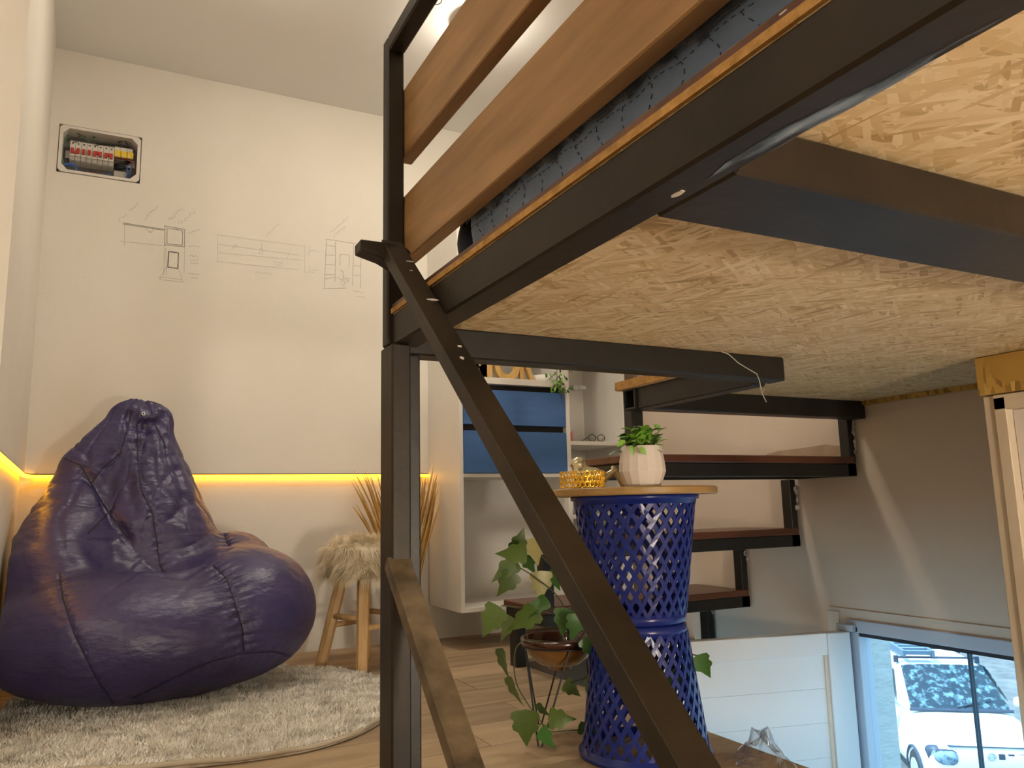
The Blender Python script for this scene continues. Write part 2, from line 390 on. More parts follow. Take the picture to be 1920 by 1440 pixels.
d2 = [[(408,440),(408,489)],[(408,440),(572,462)],[(409,458),(560,478)],[(410,474),(568,488)],[(405,490),(560,506)],[(572,460),(571,510)],[(571,510),(590,511)],[(580,460),(579,478),(576,478)],[(581,500),(580,511)],[(490,455),(492,478)],[(541,476),(538,486)],
      scribble(498,443,A45,34,2.5), scribble(433,466,-0.5,14,4), scribble(484,476,-0.9,12,4), scribble(512,490,0.2,18,2), scribble(516,496,0.2,14,2), scribble(478,510,0.12,34,1.5), scribble(582,470,0.05,16,2), scribble(583,506,0.05,14,2)]
strokes('pencil_drawing', d2, M['pencil2'], 0.0016)
d3 = [[(610,448),(680,459)],[(612,450),(608,540)],[(629,453),(628,528)],[(663,457),(661,536)],[(677,460),(676,540)],[(606,541),(650,540)],[(611,460),(628,462)],[(611,478),(628,479)],[(611,496),(628,497)],[(610,515),(628,515)],[(610,523),(628,520)],[(663,470),(677,472)],[(663,498),(677,499)],[(663,516),(677,517)],[(638,477),(655,478),(654,500)],[(638,477),(637,498)]]
strokes('pencil_drawing', d3, M['pencil'], 0.0017)
d3b = [scribble(619,437,A45,46,2.5), scribble(625,444,A45,30,2.5), scribble(630,520,0.2,26,5), scribble(640,532,-0.3,16,6), scribble(640,505,1.3,22,4), scribble(661,545,0.15,22,1.5), scribble(667,556,0.1,18,1.5)]
strokes('pencil_drawing', d3b, M['pencil'], 0.0011)

# ------------------------------------------------------------------ amber light strip under the plaster lip
le = bpy.data.materials.new('amber_led'); le.use_nodes = True
_b = le.node_tree.nodes['Principled BSDF']; _b.inputs['Base Color'].default_value = (0.9, 0.5, 0.05, 1)
_b.inputs['Emission Color'].default_value = (1.0, 0.43, 0.015, 1); _b.inputs['Emission Strength'].default_value = 5.0
led = thing('led_strip', (0.3, 3.4, 0.718), 'glowing amber light strip tucked under the plaster lip around the corner', 'light strip')
l1 = MB(); c0 = (wlx(3.4)+0.004, 3.396)
P = [(wlx(2.1)-0.002, 2.12), (wlx(3.30)+0.002, 3.30), (wlx(3.37)+0.012, 3.375), (-0.255, 3.398), (1.286, 3.398)]
for (x0, y0), (x1, y1) in zip(P[:-1], P[1:]):
    d = _n([x1-x0, y1-y0]); nn = np.array([d[1], -d[0]])*0.005
    l1.prism([(x0-nn[0], y0-nn[1], 0.7195), (x1-nn[0], y1-nn[1], 0.7195), (x1+nn[0], y1+nn[1], 0.7195), (x0+nn[0], y0+nn[1], 0.7195)], (0, 0, 0.011))
l1.build('glow_strip', le, led)
l2 = MB()
for (x0, y0), (x1, y1) in zip(P[:-1], P[1:]):
    d = _n([x1-x0, y1-y0]); nn = np.array([d[1], -d[0]])*0.0035
    l2.prism([(x0-nn[0], y0-nn[1], 0.731), (x1-nn[0], y1-nn[1], 0.731), (x1+nn[0], y1+nn[1], 0.731), (x0+nn[0], y0+nn[1], 0.731)], (0, 0, 0.0038))
l2.build('groove_shade_strip', mat('dark_groove_shade', (0.09, 0.05, 0.02), rough=0.7), led)  # dark strip standing in for the shade of the groove above the glow

# ------------------------------------------------------------------ ceiling lamps
M['lampring'] = mat('white_lamp_ring', (0.8, 0.8, 0.78), rough=0.4)
def ceiling_lamp(x, y, label, power, color=(1.0, 0.885, 0.715)):
    t = thing('ceiling_lamp', (x, y, ZC-0.03), label, 'lamp', 'round ceiling lamps')
    MB().lathe([(0.078, ZC), (0.084, ZC-0.008), (0.080, ZC-0.022), (0.066, ZC-0.022)], (x, y, 0), 40).build('ring', M['lampring'], t, smooth=True)
    em = bpy.data.materials.new('lamp_diffuser'); em.use_nodes = True
    b = em.node_tree.nodes['Principled BSDF']; b.inputs['Emission Color'].default_value = (*color, 1); b.inputs['Emission Strength'].default_value = power*6.9
    MB().lathe([(0.068*math.cos(q), ZC-0.020-0.035*math.sin(q)) for q in np.linspace(0, math.pi/2, 9)], (x, y, 0), 32).build('diffuser', em, t, smooth=True)
    return t
ceiling_lamp(0.40, 2.40, 'round ceiling lamp above the beanbag corner', 8.5)
ceiling_lamp(1.175, 2.53, 'round ceiling lamp above the foot of the stairs', 17)
ceiling_lamp(-0.9, 0.6, 'unseen round ceiling lamp added over the open floor for warm fill', 17)  # out of view, added to warm the room light
ceiling_lamp(-0.6, -1.0, 'unseen round ceiling lamp added by the front wall for warm fill', 17)  # added behind the camera as extra warm fill
# unseen globe added behind the camera to light the underside of the deck
gl = thing('added_fill_globe', (0.75, -1.45, 0.0), 'unseen white globe added on the floor to light the underside of the bed deck', 'lamp')
MB().lathe([(0.0, 0.0), (0.07, 0.0), (0.07, 0.02), (0.02, 0.03), (0.02, 0.10), (0.04, 0.11)], (0.75, -1.45, 0), 32).build('base', M['lampring'], gl, smooth=True)
em = bpy.data.materials.new('fill_globe_glow'); em.use_nodes = True
_b = em.node_tree.nodes['Principled BSDF']; _b.inputs['Emission Color'].default_value = (1, 0.88, 0.72, 1); _b.inputs['Emission Strength'].default_value = 95
MB().lathe([(0.125*math.sin(a), 0.225-0.125*math.cos(a)) for a in np.linspace(0.25, math.pi, 18)], (0.75, -1.45, 0), 32).build('fill_globe', em, gl, smooth=True)
# ------------------------------------------------------------------ loft bed frame
ZB, ZT, ZD = 0.845, 0.900, 0.917
bed = thing('loft_bed', (0.42, 1.25, 0.0), 'low loft bed on dark steel tubes with strand board deck and wooden guard rails', 'bed')
def bar(name, a, b, m='steel', root=None, bev=0.003): return box(name, a, b, M[m], root or bed, bev)
bar('side_beam', (0.41, -1.4, ZB), (0.455, 1.249, ZT))
bar('end_beam', (0.434, 1.305, ZB), (1.372, 1.355, ZT), 'steel2')
bar('cross_beam', (0.456, 0.470, ZB), (2.262, 0.582, 0.8945))
bar('cross_beam', (0.456, -0.75, ZB), (2.262, -0.64, 0.8945))
bar('notch_beam', (1.315, 1.356, ZB-0.006), (1.360, 1.805, ZT), 'steel2')
lb = MB().box((1.345, 1.806, ZB-0.004), (2.255, 1.862, ZT))
lb.build('landing_beam', M['steel2'], bed, 0.003)
tb = MB()                                          # open tube end
for a, b in (((1.308, 1.806, ZB-0.004), (1.345, 1.811, ZT)), ((1.308, 1.857, ZB-0.004), (1.345, 1.862, ZT)), ((1.308, 1.811, ZB-0.004), (1.345, 1.857, ZB+0.001)), ((1.308, 1.811, ZT-0.005), (1.345, 1.857, ZT))): tb.box(a, b)
tb.build('open_tube_end', M['steel2'], bed)
dk = MB().prism([(0.412, -1.4, ZT), (2.262, -1.4, ZT), (2.262, 1.885, ZT), (1.300, 1.885, ZT), (1.300, 1.358, ZT), (0.456, 1.358, ZT), (0.456, 1.2485, ZT), (0.412, 1.2485, ZT)], (0, 0, ZD-ZT))
dk.build('deck_board', M['osb'], bed)
box('deck_edge', (0.4075, -1.4, ZT+0.001), (0.4115, 1.249, ZT+0.0095), M['osbedge'], bed)
box('deck_edge_shadow_gap', (0.4095, -1.4, ZT+0.0096), (0.4116, 1.249, ZD), M['tread'], bed)
box('deck_edge', (1.2960, 1.360, ZT+0.001), (1.2995, 1.885, ZD+0.008), M['osbedge'], bed)
box('edge_batten', (0.418, -1.4, ZD+0.0005), (0.440, 0.62, ZD+0.009), M['steelw'], bed, 0.001)
box('wall_batten', (2.240, 1.146, 0.886), (2.266, 1.862, 0.8995), M['osb2'], bed)
# posts
bar('post', (0.400, 1.220, 0.0), (0.433, 1.282, 0.8445))
bar('post', (0.446, 1.303, 0.0), (0.480, 1.345, 0.8445), 'steel2')
bar('rail_post', (0.401, 1.250, 0.845), (0.432, 1.277, 1.4145))
bar('top_rail', (0.401, -1.4, 1.385), (0.432, 1.249, 1.4145))
box('foot_plate', (0.37, 1.19, 0.0), (0.50, 1.37, 0.006), M['steel2'], bed)
bar('post', (2.20, -0.74, -1.70), (2.25, -0.66, 0.8445), 'steel2')
bar('post', (0.41, -1.4, 0.0), (0.455, -1.34, 0.8445))
# wooden guard slats fixed to the inner side of the post
for z0, z1, e in ((1.193, 1.322, 1.285), (1.000, 1.119, 1.285)):
    box('guard_slat', (0.4335, -1.4, z0), (0.4585, e, z1), M['slat'], bed, 0.002)
# hand rail and knee rail: tubes sloping down towards the stair head beside the camera
dv = np.array([0, -0.75, -0.662]); nv = np.array([0, -0.662, 0.75])
def slope_tube(name, x0, x1, c, th, y_top, length, m):
    z_top = (c + 0.662*y_top)/0.75
    p = np.array([(x0+x1)/2, y_top, z_top]) - nv*th/2
    MB().obox(p + dv*length/2, [(x1-x0)/2, 0, 0], dv*length/2, nv*th/2).build(name, M[m], bed, 0.0005)
    return z_top
slope_tube('hand_rail', 0.371, 0.4055, -0.0292, 0.0215, 1.185, 1.22, 'steel')
slope_tube('knee_rail', 0.394, 0.4315, -0.437, 0.0235, 1.224, 0.70, 'steelw')
# horizontal end of the hand rail, mitred to it
Yh = 1.17
E0 = [onY(*p, Yh) for p in ((676,448),(676,468),(717,484),(742,500),(772,474),(762,464),(728,455))]
MB().prism(E0, (0, 0.034, 0)).build('hand_rail_end', M['steel'], bed, 0.0015)
# weld spatter and paint chips
def chip(px, plane, val, du, dv_):
    p = {'X': onX, 'Y': onY, 'Z': onZ}[plane](*px, val)
    ax = {'X': 0, 'Y': 1, 'Z': 2}[plane]; u = np.zeros(3); v = np.zeros(3); u[(ax+1) % 3] = du; v[(ax+2) % 3] = dv_
    pts = [p + u*math.cos(a)*random.uniform(.7, 1.1) + v*math.sin(a)*random.uniform(.7, 1.1) for a in np.linspace(0, 2*math.pi, 9)[:-1]]
    n = np.zeros(3); n[ax] = -0.0012 if plane != 'Z' else -0.0012
    MB().prism(pts, n).build('paint_chip', M['chip'], bed)
chip((1270, 362), 'Z', ZB+0.0004, 0.004, 0.010)
chip((1470, 24), 'X', 0.4105, 0.004, 0.001)
def rchip(px, X, a, b):                             # chip on the sloping hand rail's upper face
    r_ = ray(*px); t = (-0.0292 - (0.75*CAM[2] - 0.662*CAM[1]))/(0.75*r_[2] - 0.662*r_[1]); p = CAM + r_*t + nv*0.0003
    pts = [p + np.array([1,0,0])*a*math.cos(q)*random.uniform(.6,1.1) + dv*b*math.sin(q)*random.uniform(.6,1.1) for q in np.linspace(0, 2*math.pi, 9)[:-1]]
    MB().prism(pts, nv*0.001).build('paint_chip', M['chip'], bed)
for q in ((768,491,.007,.002),(812,563,.010,.004),(862,650,.004,.002),(866,672,.004,.003),(771,508,.003,.001)): rchip(q[:2], 0, q[2], q[3])

# window glare painted as a pale patch along the underside of the side beam
sm = mat('pale_window_glare', (0.10, 0.12, 0.14), (0.36, 0.42, 0.48), 30, 0.4, metal=0.2, stretch=(2, 0.5, 1), detail=8)
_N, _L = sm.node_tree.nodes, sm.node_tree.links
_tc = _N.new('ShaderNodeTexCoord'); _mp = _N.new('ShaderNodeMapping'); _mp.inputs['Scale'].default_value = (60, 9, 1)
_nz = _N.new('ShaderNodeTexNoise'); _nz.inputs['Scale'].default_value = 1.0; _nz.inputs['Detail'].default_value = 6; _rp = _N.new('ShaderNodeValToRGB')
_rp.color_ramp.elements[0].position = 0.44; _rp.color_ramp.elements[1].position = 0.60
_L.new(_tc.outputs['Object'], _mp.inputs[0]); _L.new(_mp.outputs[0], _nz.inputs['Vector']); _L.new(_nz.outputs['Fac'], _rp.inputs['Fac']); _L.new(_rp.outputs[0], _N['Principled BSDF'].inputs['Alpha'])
MB().prism([(x, y, ZB-0.0003) for x, y in ((0.446, 0.505), (0.4535, 0.47), (0.4535, 0.40), (0.4535, 0.28), (0.447, 0.24), (0.438, 0.33), (0.431, 0.40), (0.434, 0.46))], (0, 0, -0.0004)).build('glare_patch', sm, bed)
# loose wire end hanging from under the deck
wp = [onY(x, y, 1.292) for x, y in ((1352,659),(1366,664),(1385,681),(1405,693),(1419,701),(1424,714),(1427,730),(1429,738),(1437,754))]
wv = MB().tube(wp, 0.0011, 6).tube([onY(1427,737,1.29), onY(1433,730,1.285)], 0.0008, 5)
tag(wv.build('loose_wire', mat('grey_wire', (0.45, 0.42, 0.38), rough=0.4)), 'thin pale wire hanging loose from the beam under the deck', 'wire')
wv = MB().tube([onX(x, y, 0.42) for x, y in ((808,0),(812,7),(820,9),(827,5),(829,-4))], 0.0007, 5)
tag(wv.build('thin_wire_loop', M['dark']), 'thin dark wire loop on the top guard rail', 'wire')

# ------------------------------------------------------------------ bedding
M['quilt'] = mat('slate_blue_quilt', (0.125, 0.19, 0.33), (0.155, 0.23, 0.385), 10, 0.8, bump=0.12, bscale=220, sheen=0.3)
M['navy'] = mat('navy_blanket', (0.010, 0.018, 0.036), (0.02, 0.03, 0.055), 14, 0.85, bump=0.3, bscale=120, sheen=0.3)
def quilt_h(s, t):                                  # rows of stitched, slightly wavy boxes
    a = np.abs(np.sin(math.pi*(s + 0.10*np.sin(2*math.pi*t/0.11)*0.06)/0.062))
    b = np.abs(np.sin(math.pi*(t + 0.004*np.sin(2*math.pi*s/0.062))/0.052))
    return np.minimum(a, b)**0.35
def mattress(p):
    wav = 0.006*np.sin(p[..., 1]*9+1) + 0.004*np.sin(p[..., 1]*23)
    q = p.copy(); q[..., 0] = q[..., 0] + wav*np.clip((0.99-p[..., 2])/0.1, 0, 1)
    d = rbox(q, (0.476, -1.3, 0.9240), (1.9, 1.085, 1.085), 0.042)
    # loose flap where the cover lifts at the foot corner
    d = sm_sub(d, rcone(p, (0.455, 0.97, 0.928), (0.480, 0.84, 0.930), 0.015, 0.004), 0.02)
    return d - 0.0055*quilt_h(p[..., 1] + 0.5*p[..., 2], p[..., 2] + p[..., 0]*0.9)
V, Q = surface_nets(mattress, (0.455, -1.32, 0.905), (0.80, 1.11, 1.11), 0.0075)
mt = MB(); mt.v = V.tolist(); mt.f = Q.tolist()
mob = tag(mt.build('mattress', M['quilt'], smooth=True, normals=False), 'mattress in a slate blue quilted cover on the loft bed', 'mattress')
mbv = BVHTree.FromPolygons([tuple(v) for v in V], [tuple(q) for q in Q])
def on_side(y, z):
    h = mbv.ray_cast(Vector((0.40, y, z)), Vector((1, 0, 0))); return np.array(h[0]) - np.array([0.0006, 0, 0]) if h[0] is not None and h[0].x < 0.52 else None
dash = MB()
def stitch(path):
    prev = None
    for i, (y, z) in enumerate(path):
        p = on_side(y, z)
        if p is not None and prev is not None and i % 2: dash.tube([prev, prev + (p-prev)*0.9], 0.00065, 4)
        prev = p
for k in range(48):
    y0 = 1.06 - 0.047*k; stitch([(y0 + 0.006*math.sin(t*0.55+k) + (z_-0.95)*0.25, z_) for t, z_ in enumerate(np.arange(0.928, 1.052, 0.0052))])
for z0 in (0.952, 0.996): stitch([(y, z0 + 0.002*math.sin(y*2*math.pi/0.094)) for y in np.arange(-0.4, 1.07, 0.0056)])
dash.build('stitching', mat('navy_thread', (0.045, 0.06, 0.10), rough=0.8), mob, kind='stuff')
def blanket(p):
    fr = 0.003*np.sin(p[..., 1]*41) + 0.004*np.sin(p[..., 1]*113+p[..., 0]*40)
    a = rbox(p, (0.468, -1.3, 1.0935), (0.8, 1.125, 1.118), 0.010)
    b = rbox(p, (0.478, 1.094, 0.9225), (0.8, 1.126, 1.118), 0.013) + 0.004*np.sin(p[..., 2]*60+p[..., 0]*30)
    q = p.copy(); q[..., 2] += fr*np.clip((1.06-p[..., 2])/0.05, 0, 1)
    c = rbox(q, (0.4605, -1.3, 1.000), (0.4695, 1.06, 1.118), 0.003)
    return sm_union(sm_union(a, b, 0.008), c, 0.006)
V, Q = surface_nets(blanket, (0.452, -1.32, 0.905), (0.80, 1.15, 1.135), 0.0075)
mt = MB(); mt.v = V.tolist(); mt.f = Q.tolist()
tag(mt.build('blanket', M['navy'], smooth=True, normals=False), 'dark navy blanket draped over the mattress and its end', 'blanket')

# ------------------------------------------------------------------ open steel staircase along the right wall
st = thing('staircase', (1.35, 2.64, 0.0), 'open dark steel staircase with red brown wooden treads against the right wall', 'stairs')
XS, XW = 1.335, 2.262
T = [(2.415, 2.725, 0.232), (2.135, 2.430, 0.474), (1.862, 2.150, 0.717)]
for i, (yn, yf, zt) in enumerate(T):
    box('tread', (XS-0.006, yn, zt-0.024), (XW-0.012, yf, zt), M['tread'], st, 0.003)
    box('cross_bar', (XS+0.042, yn+0.006, zt-0.066), (XW-0.0, yn+0.046, zt-0.0245), M['steel2'], st, 0.002)
    box('cross_bar', (XS+0.042, yf-0.050, zt-0.066), (XW-0.0, yf-0.010, zt-0.0245), M['steel2'], st, 0.002)
    for x0, x1 in ((XS, XS+0.042), (XW-0.042, XW)):
        box('stringer', (x0, yn+0.006, zt-0.066), (x1, yf-0.010, zt-0.0245), M['steel2'], st, 0.002)
for x0, x1, base in ((XS, XS+0.042, 0.0), (XW-0.034, XW-0.004, -1.2)):
    box('riser_post', (x0, 2.640, base), (x1, 2.690, T[0][2]-0.0665), M['steel2'], st, 0.002)
    for i in range(2):
        box('riser_post', (x0, T[i][0]+0.006, T[i][2]-0.0245), (x1, T[i][0]+0.050, T[i+1][2]-0.0665), M['steel2'], st, 0.002)
    box('riser_post', (x0, T[2][0]+0.0015, T[2][2]-0.0245), (x1, T[2][0]+0.040, ZT-0.0005), M['steel2'], st, 0.002)
# filler paste smears between posts and wall
for y, z in [(1.8630, 0.82), (1.8630, 0.785), (1.8630, 0.74), (2.1405, 0.60), (2.1405, 0.56), (2.4205, 0.36), (2.6395, 0.12)]:
    for k in range(3):
        c = np.array([XW-0.008+random.uniform(-.006, .008), y, z+random.uniform(-.016, .016)])
        MB().prism([c + np.array([0.006*random.uniform(.5,1.2)*math.cos(a), 0, 0.010*random.uniform(.4,1.3)*math.sin(a)]) for a in np.linspace(0, 2*math.pi, 8)[:-1]], (0, -0.004, 0)).build('filler_smear', M['chip'], st)
# ------------------------------------------------------------------ tall white wall cabinet with blue drawers
CX0, CX1, CYF, CZ0, CZ1 = 1.290, 2.145, 3.036, 0.152, 2.20
cab = thing('wall_cabinet', (1.7, 3.2, CZ0), 'tall white wall cabinet with two blue drawers hung on the back wall', 'cabinet')
CB = YB - 0.002
box('side_panel', (CX0, CYF, CZ0), (CX0+0.018, CB, CZ1), M['white'], cab, 0.001)
box('side_panel', (CX1-0.018, CYF, CZ0), (CX1, CB, CZ1), M['white'], cab, 0.001)
box('divider', (1.815, CYF, CZ0+0.018), (1.836, CB-0.018, CZ1-0.018), M['white'], cab, 0.001)
box('bottom_panel', (CX0+0.018, CYF, CZ0), (CX1-0.018, CB, CZ0+0.018), M['white'], cab, 0.001)
box('top_panel', (CX0+0.018, CYF, CZ1-0.018), (CX1-0.018, CB, CZ1), M['white'], cab, 0.001)
box('back_panel', (CX0+0.018, CB-0.018, CZ0+0.018), (CX1-0.018, CB, CZ1-0.018), M['white'], cab)
box('counter_board', (CX0+0.018, CYF-0.004, 1.1045), (1.815, CB-0.018, 1.1325), M['white'], cab, 0.001)
box('niche_top', (CX0+0.018, CYF+0.004, 0.702), (1.815, CB-0.018, 0.718), M['white'], cab, 0.001)
for z in (0.516, 0.846, 1.55): box('shelf', (1.836, CYF+0.002, z), (CX1-0.018, CB-0.018, z+0.018), M['white'], cab, 0.001)
box('shelf', (CX0+0.018, CYF+0.02, 1.55), (1.815, CB-0.018, 1.568), M['white'], cab, 0.001)
box('drawer_gap_shade', (CX0+0.018, CYF+0.030, 0.718), (1.815, CYF+0.034, 1.104), M['dark'], cab)  # dark sheet put in as the shade seen between the drawers
for z0, z1 in ((0.926, 1.078), (0.7195, 0.899)):
    box('drawer_front', (CX0+0.020, CYF-0.002, z0), (1.813, CYF+0.016, z1), M['blue'], cab, 0.0015)
hg = thing_h = MB().box((1.92, CYF+0.10, 1.115), (1.965, CYF+0.13, 1.140)).box((1.95, CYF+0.09, 1.118), (1.985, CYF+0.12, 1.136))
hg.build('hinge', mat('grey_hinge', (0.55, 0.6, 0.62), rough=0.3, metal=0.6), cab, 0.002)
# wooden letters on the counter board (only their feet show below the beam)
M['letter'] = mat('pale_pine_letters', (0.55, 0.33, 0.10), (0.68, 0.44, 0.17), 6, 0.5, stretch=(8, 8, 1))
def letter(chx, px, lab, w=0.14):
    cu = bpy.data.curves.new('letter', 'FONT'); cu.body = chx; cu.size = 0.26; cu.extrude = 0.012; cu.align_x = 'CENTER'; cu.offset = 0.006
    o = bpy.data.objects.new('tmp', cu); col.objects.link(o)
    dg = bpy.context.evaluated_depsgraph_get(); me = bpy.data.meshes.new_from_object(o.evaluated_get(dg)); bpy.data.objects.remove(o)
    xs = [v.co.x for v in me.vertices]; zs = [v.co.y for v in me.vertices]; sc = w/(max(xs)-min(xs)); xm = (max(xs)+min(xs))/2; z0 = min(zs)
    for v in me.vertices: x, y, z = v.co; v.co = ((x-xm)*sc, -z, (y-z0)*0.9)
    me.materials.append(M['letter'])
    p = onY(px, 705, 3.12)
    ob = bpy.data.objects.new('wooden_letter', me); col.objects.link(ob); ob.location = (p[0], 3.12, 1.1327)
    tag(ob, lab, 'letter', 'wooden letters on the cabinet counter')
letter('M', 898, 'pine letter M on the white cabinet counter', 0.12)
letter('O', 950, 'pine letter O on the white cabinet counter', 0.13)
letter('R', 988, 'pine letter R on the white cabinet counter', 0.08)
# small things in the right hand column
gm = MB()
for dx in (0, 0.05): gm.tube([np.array([1.985+dx+0.02*math.cos(a), 3.09, 0.885+0.016*math.sin(a)]) for a in np.linspace(0, 2*math.pi, 17)], 0.0016, 5)
gm.tube([(2.004, 3.09, 0.888), (2.016, 3.09, 0.888)], 0.0014, 5).tube([(1.966, 3.09, 0.889), (1.95, 3.13, 0.872), (1.94, 3.18, 0.867)], 0.0014, 5).tube([(2.054, 3.09, 0.889), (2.06, 3.14, 0.872), (2.06, 3.18, 0.867)], 0.0014, 5)
tag(gm.build('eyeglasses', M['dark']), 'black wire eyeglasses on the cabinet shelf', 'eyeglasses')
hd = MB(); hd.tube([(1.862, 3.07, 0.865), (1.862, 3.07, 0.90), (1.868, 3.07, 0.907)], 0.006, 8)
tag(hd.build('pink_trinket', mat('pink_plastic', (0.75, 0.25, 0.3), rough=0.4)), 'small pink trinket on the cabinet shelf', 'trinket')

# ------------------------------------------------------------------ leaf meshes shared by the plants
def leaf_mesh(name, outline, m, fold=0.25, droop=0.15):
    # outline: half contour [(along, half width)], folded along the midrib
    V, Fc = [], []
    n = len(outline)
    for a, h in outline:
        z = -droop*a*a
        V += [(h, a, z + fold*h), (0, a, z), (-h, a, z + fold*h)]
    for i in range(n-1):
        Fc += [(3*i, 3*i+1, 3*i+4, 3*i+3), (3*i+1, 3*i+2, 3*i+5, 3*i+4)]
    me = bpy.data.meshes.new(name); me.from_pydata(V, [], Fc); me.materials.append(m); me.shade_smooth(); return me
def leafmat(name, a, b):
    m = mat(name, a, b, 40, 0.42, rand=0.25)
    m.node_tree.nodes['Principled BSDF'].inputs['Transmission Weight'].default_value = 0.0
    return m
M['leaf'] = leafmat('fresh_green_leaf', (0.15, 0.36, 0.035), (0.32, 0.55, 0.08))
M['leafd'] = leafmat('dark_green_leaf', (0.03, 0.10, 0.018), (0.06, 0.16, 0.03))
M['ivy'] = leafmat('ivy_leaf', (0.045, 0.085, 0.014), (0.10, 0.15, 0.03))
M['ivyp'] = leafmat('pale_ivy_leaf', (0.28, 0.25, 0.09), (0.36, 0.33, 0.14))
M['stem'] = mat('plant_stem', (0.07, 0.08, 0.03), rough=0.6)
oval = [(0, 0.01), (0.12, 0.13), (0.3, 0.23), (0.5, 0.27), (0.7, 0.22), (0.88, 0.11), (1, 0.0)]
LM = [leaf_mesh('leaf', oval, M['leaf'], 0.3, 0.25), leaf_mesh('leaf', oval, M['leafd'], 0.3, 0.4)]
def orient(me, name, parent, base, tip, up, roll=0.0):
    d = Vector(np.array(tip) - np.array(base)); L_ = d.length; y = d.normalized(); u = Vector(up)
    x = y.cross(u); x = x.normalized() if x.length > 1e-4 else Vector((1, 0, 0)); z = x.cross(y)
    Rm = Matrix((x, y, z)).transposed() @ Matrix.Rotation(roll, 3, 'Y')
    o = inst(me, name, parent, base, Rm.to_euler(), L_); return o

# trailing plant on the counter board
tp = thing('trailing_plant', (1.775, 3.10, 1.1335), 'small green trailing plant spilling over the cabinet counter', 'plant')
for k in range(46):
    px = random.gauss(1046, 13); py = random.uniform(690, 742)
    if py > 722: px = random.gauss(1048, 8)
    b = onY(px, py, 3.035 - random.uniform(0.008, 0.05)); a = random.uniform(0, 6.28)
    t_ = b + np.array([0.020*math.cos(a), random.uniform(-.012, .004), 0.020*math.sin(a)])
    orient(LM[k % 2], 'leaf', tp, b, t_, (0, -1, 0.3), random.uniform(-.5, .5))
MB().tube([(1.79, 3.10, 1.134), (1.785, 3.03, 1.160), (1.78, 3.018, 1.12), (1.785, 3.016, 1.05)], 0.002, 5).tube([(1.76, 3.12, 1.134), (1.765, 3.02, 1.175), (1.762, 3.014, 1.10)], 0.002, 5).build('stem', M['stem'], tp)
MB().lathe([(0.0, 1.1335), (0.045, 1.1335), (0.05, 1.17), (0.046, 1.17), (0.04, 1.14)], (1.75, 3.13, 0), 24).build('pot', M['white'], tp, smooth=True)

# ------------------------------------------------------------------ breaker box in the back wall
bx = thing('breaker_box', (-0.11, 3.44, HZ0), 'open recessed breaker box with red switches and loose wires in the back wall', 'breaker box')
M['pvc'] = mat('white_box_plastic', (0.68, 0.64, 0.59), rough=0.5)
M['boxin'] = mat('grey_box_inside', (0.13, 0.125, 0.12), (0.20, 0.19, 0.18), 20, 0.6)
M['brk'] = mat('breaker_plastic', (0.60, 0.57, 0.52), rough=0.45)
M['brk2'] = mat('breaker_grey_plastic', (0.36, 0.34, 0.31), rough=0.45)
M['red'] = mat('red_toggle', (0.42, 0.03, 0.02), rough=0.4)
M['yel'] = mat('yellow_label', (0.75, 0.52, 0.02), rough=0.45)
x0, x1, z0, z1 = HX0+0.003, HX1-0.003, HZ0+0.003, HZ1-0.003
ci = [(x0+0.012+0.022, z0+0.011), (x1-0.034, z0+0.011), (x1-0.012, z0+0.034), (x1-0.012, z1-0.034), (x1-0.034, z1-0.011), (x0+0.034, z1-0.011), (x0+0.012, z1-0.034), (x0+0.012, z0+0.034)]
co = [(x0+0.012, z0), (x1-0.012, z0), (x1, z0+0.012), (x1, z1-0.012), (x1-0.012, z1), (x0+0.012, z1), (x0, z1-0.012), (x0, z0+0.012)]
fr = MB(); Yf_, Yb_ = 3.397, 3.475
vs_ = [(x, Yf_, z) for x, z in ci] + [(x, Yf_, z) for x, z in co] + [(x, Yb_, z) for x, z in ci] + [(x, Yf_+0.03, z) for x, z in co]
fs_ = []
for i in range(8):
    j = (i+1) % 8
    fs_ += [(i, j, 8+j, 8+i), (i, 16+i, 16+j, j), (8+i, 8+j, 24+j, 24+i)]
fr.add(vs_, fs_); fr.build('box_frame', M['pvc'], bx)
MB().add([(x, Yb_, z) for x, z in ci], [tuple(range(8))]).build('box_back', M['boxin'], bx)
MB().box((x0+0.02, 3.462, 2.008), (x1-0.02, 3.469, 2.040)).build('mounting_rail', mat('rail_metal', (0.4, 0.4, 0.38), rough=0.35, metal=0.8), bx)
bw = 0.0198; bx0 = -0.222
def brk_mesh():
    m = MB().box((0.0004, 0, 0), (bw-0.0004, 0.05, 0.086)).box((0.0006, -0.010, 0.020), (bw-0.0006, 0.0, 0.066))
    me = bpy.data.meshes.new('breaker'); me.from_pydata(m.v, [], m.f); me.materials.append(M['brk']); return me
BM_ = brk_mesh()
def small(name, m_, a, b):
    m = MB().box(a, b); me = bpy.data.meshes.new(name); me.from_pydata(m.v, [], m.f); me.materials.append(m_); return me
TG = small('toggle', M['red'], (0.0045, -0.019, 0.030), (bw-0.0045, -0.0102, 0.050))
SC = small('screw', M['dark'], (0.0065, -0.0012, 0.074), (0.0125, -0.0002, 0.0785)); SC2 = small('screw', M['dark'], (0.0065, -0.0012, 0.008), (0.0125, -0.0002, 0.0125))
LB = small('terminal_skirt', M['brk2'], (0.0008, -0.006, 0.002), (bw-0.0008, -0.0003, 0.0195))
for k in range(8):
    bo = inst(BM_, 'breaker', bx, (bx0 + k*bw, 3.425, 1.983)); ORG[bo] = np.array((bx0+k*bw, 3.425, 1.983))
    for me, nm in ((TG, 'toggle'), (SC, 'screw'), (LB, 'terminal_skirt')):
        c = bpy.data.objects.new(nm, me); col.objects.link(c); c.parent = bo
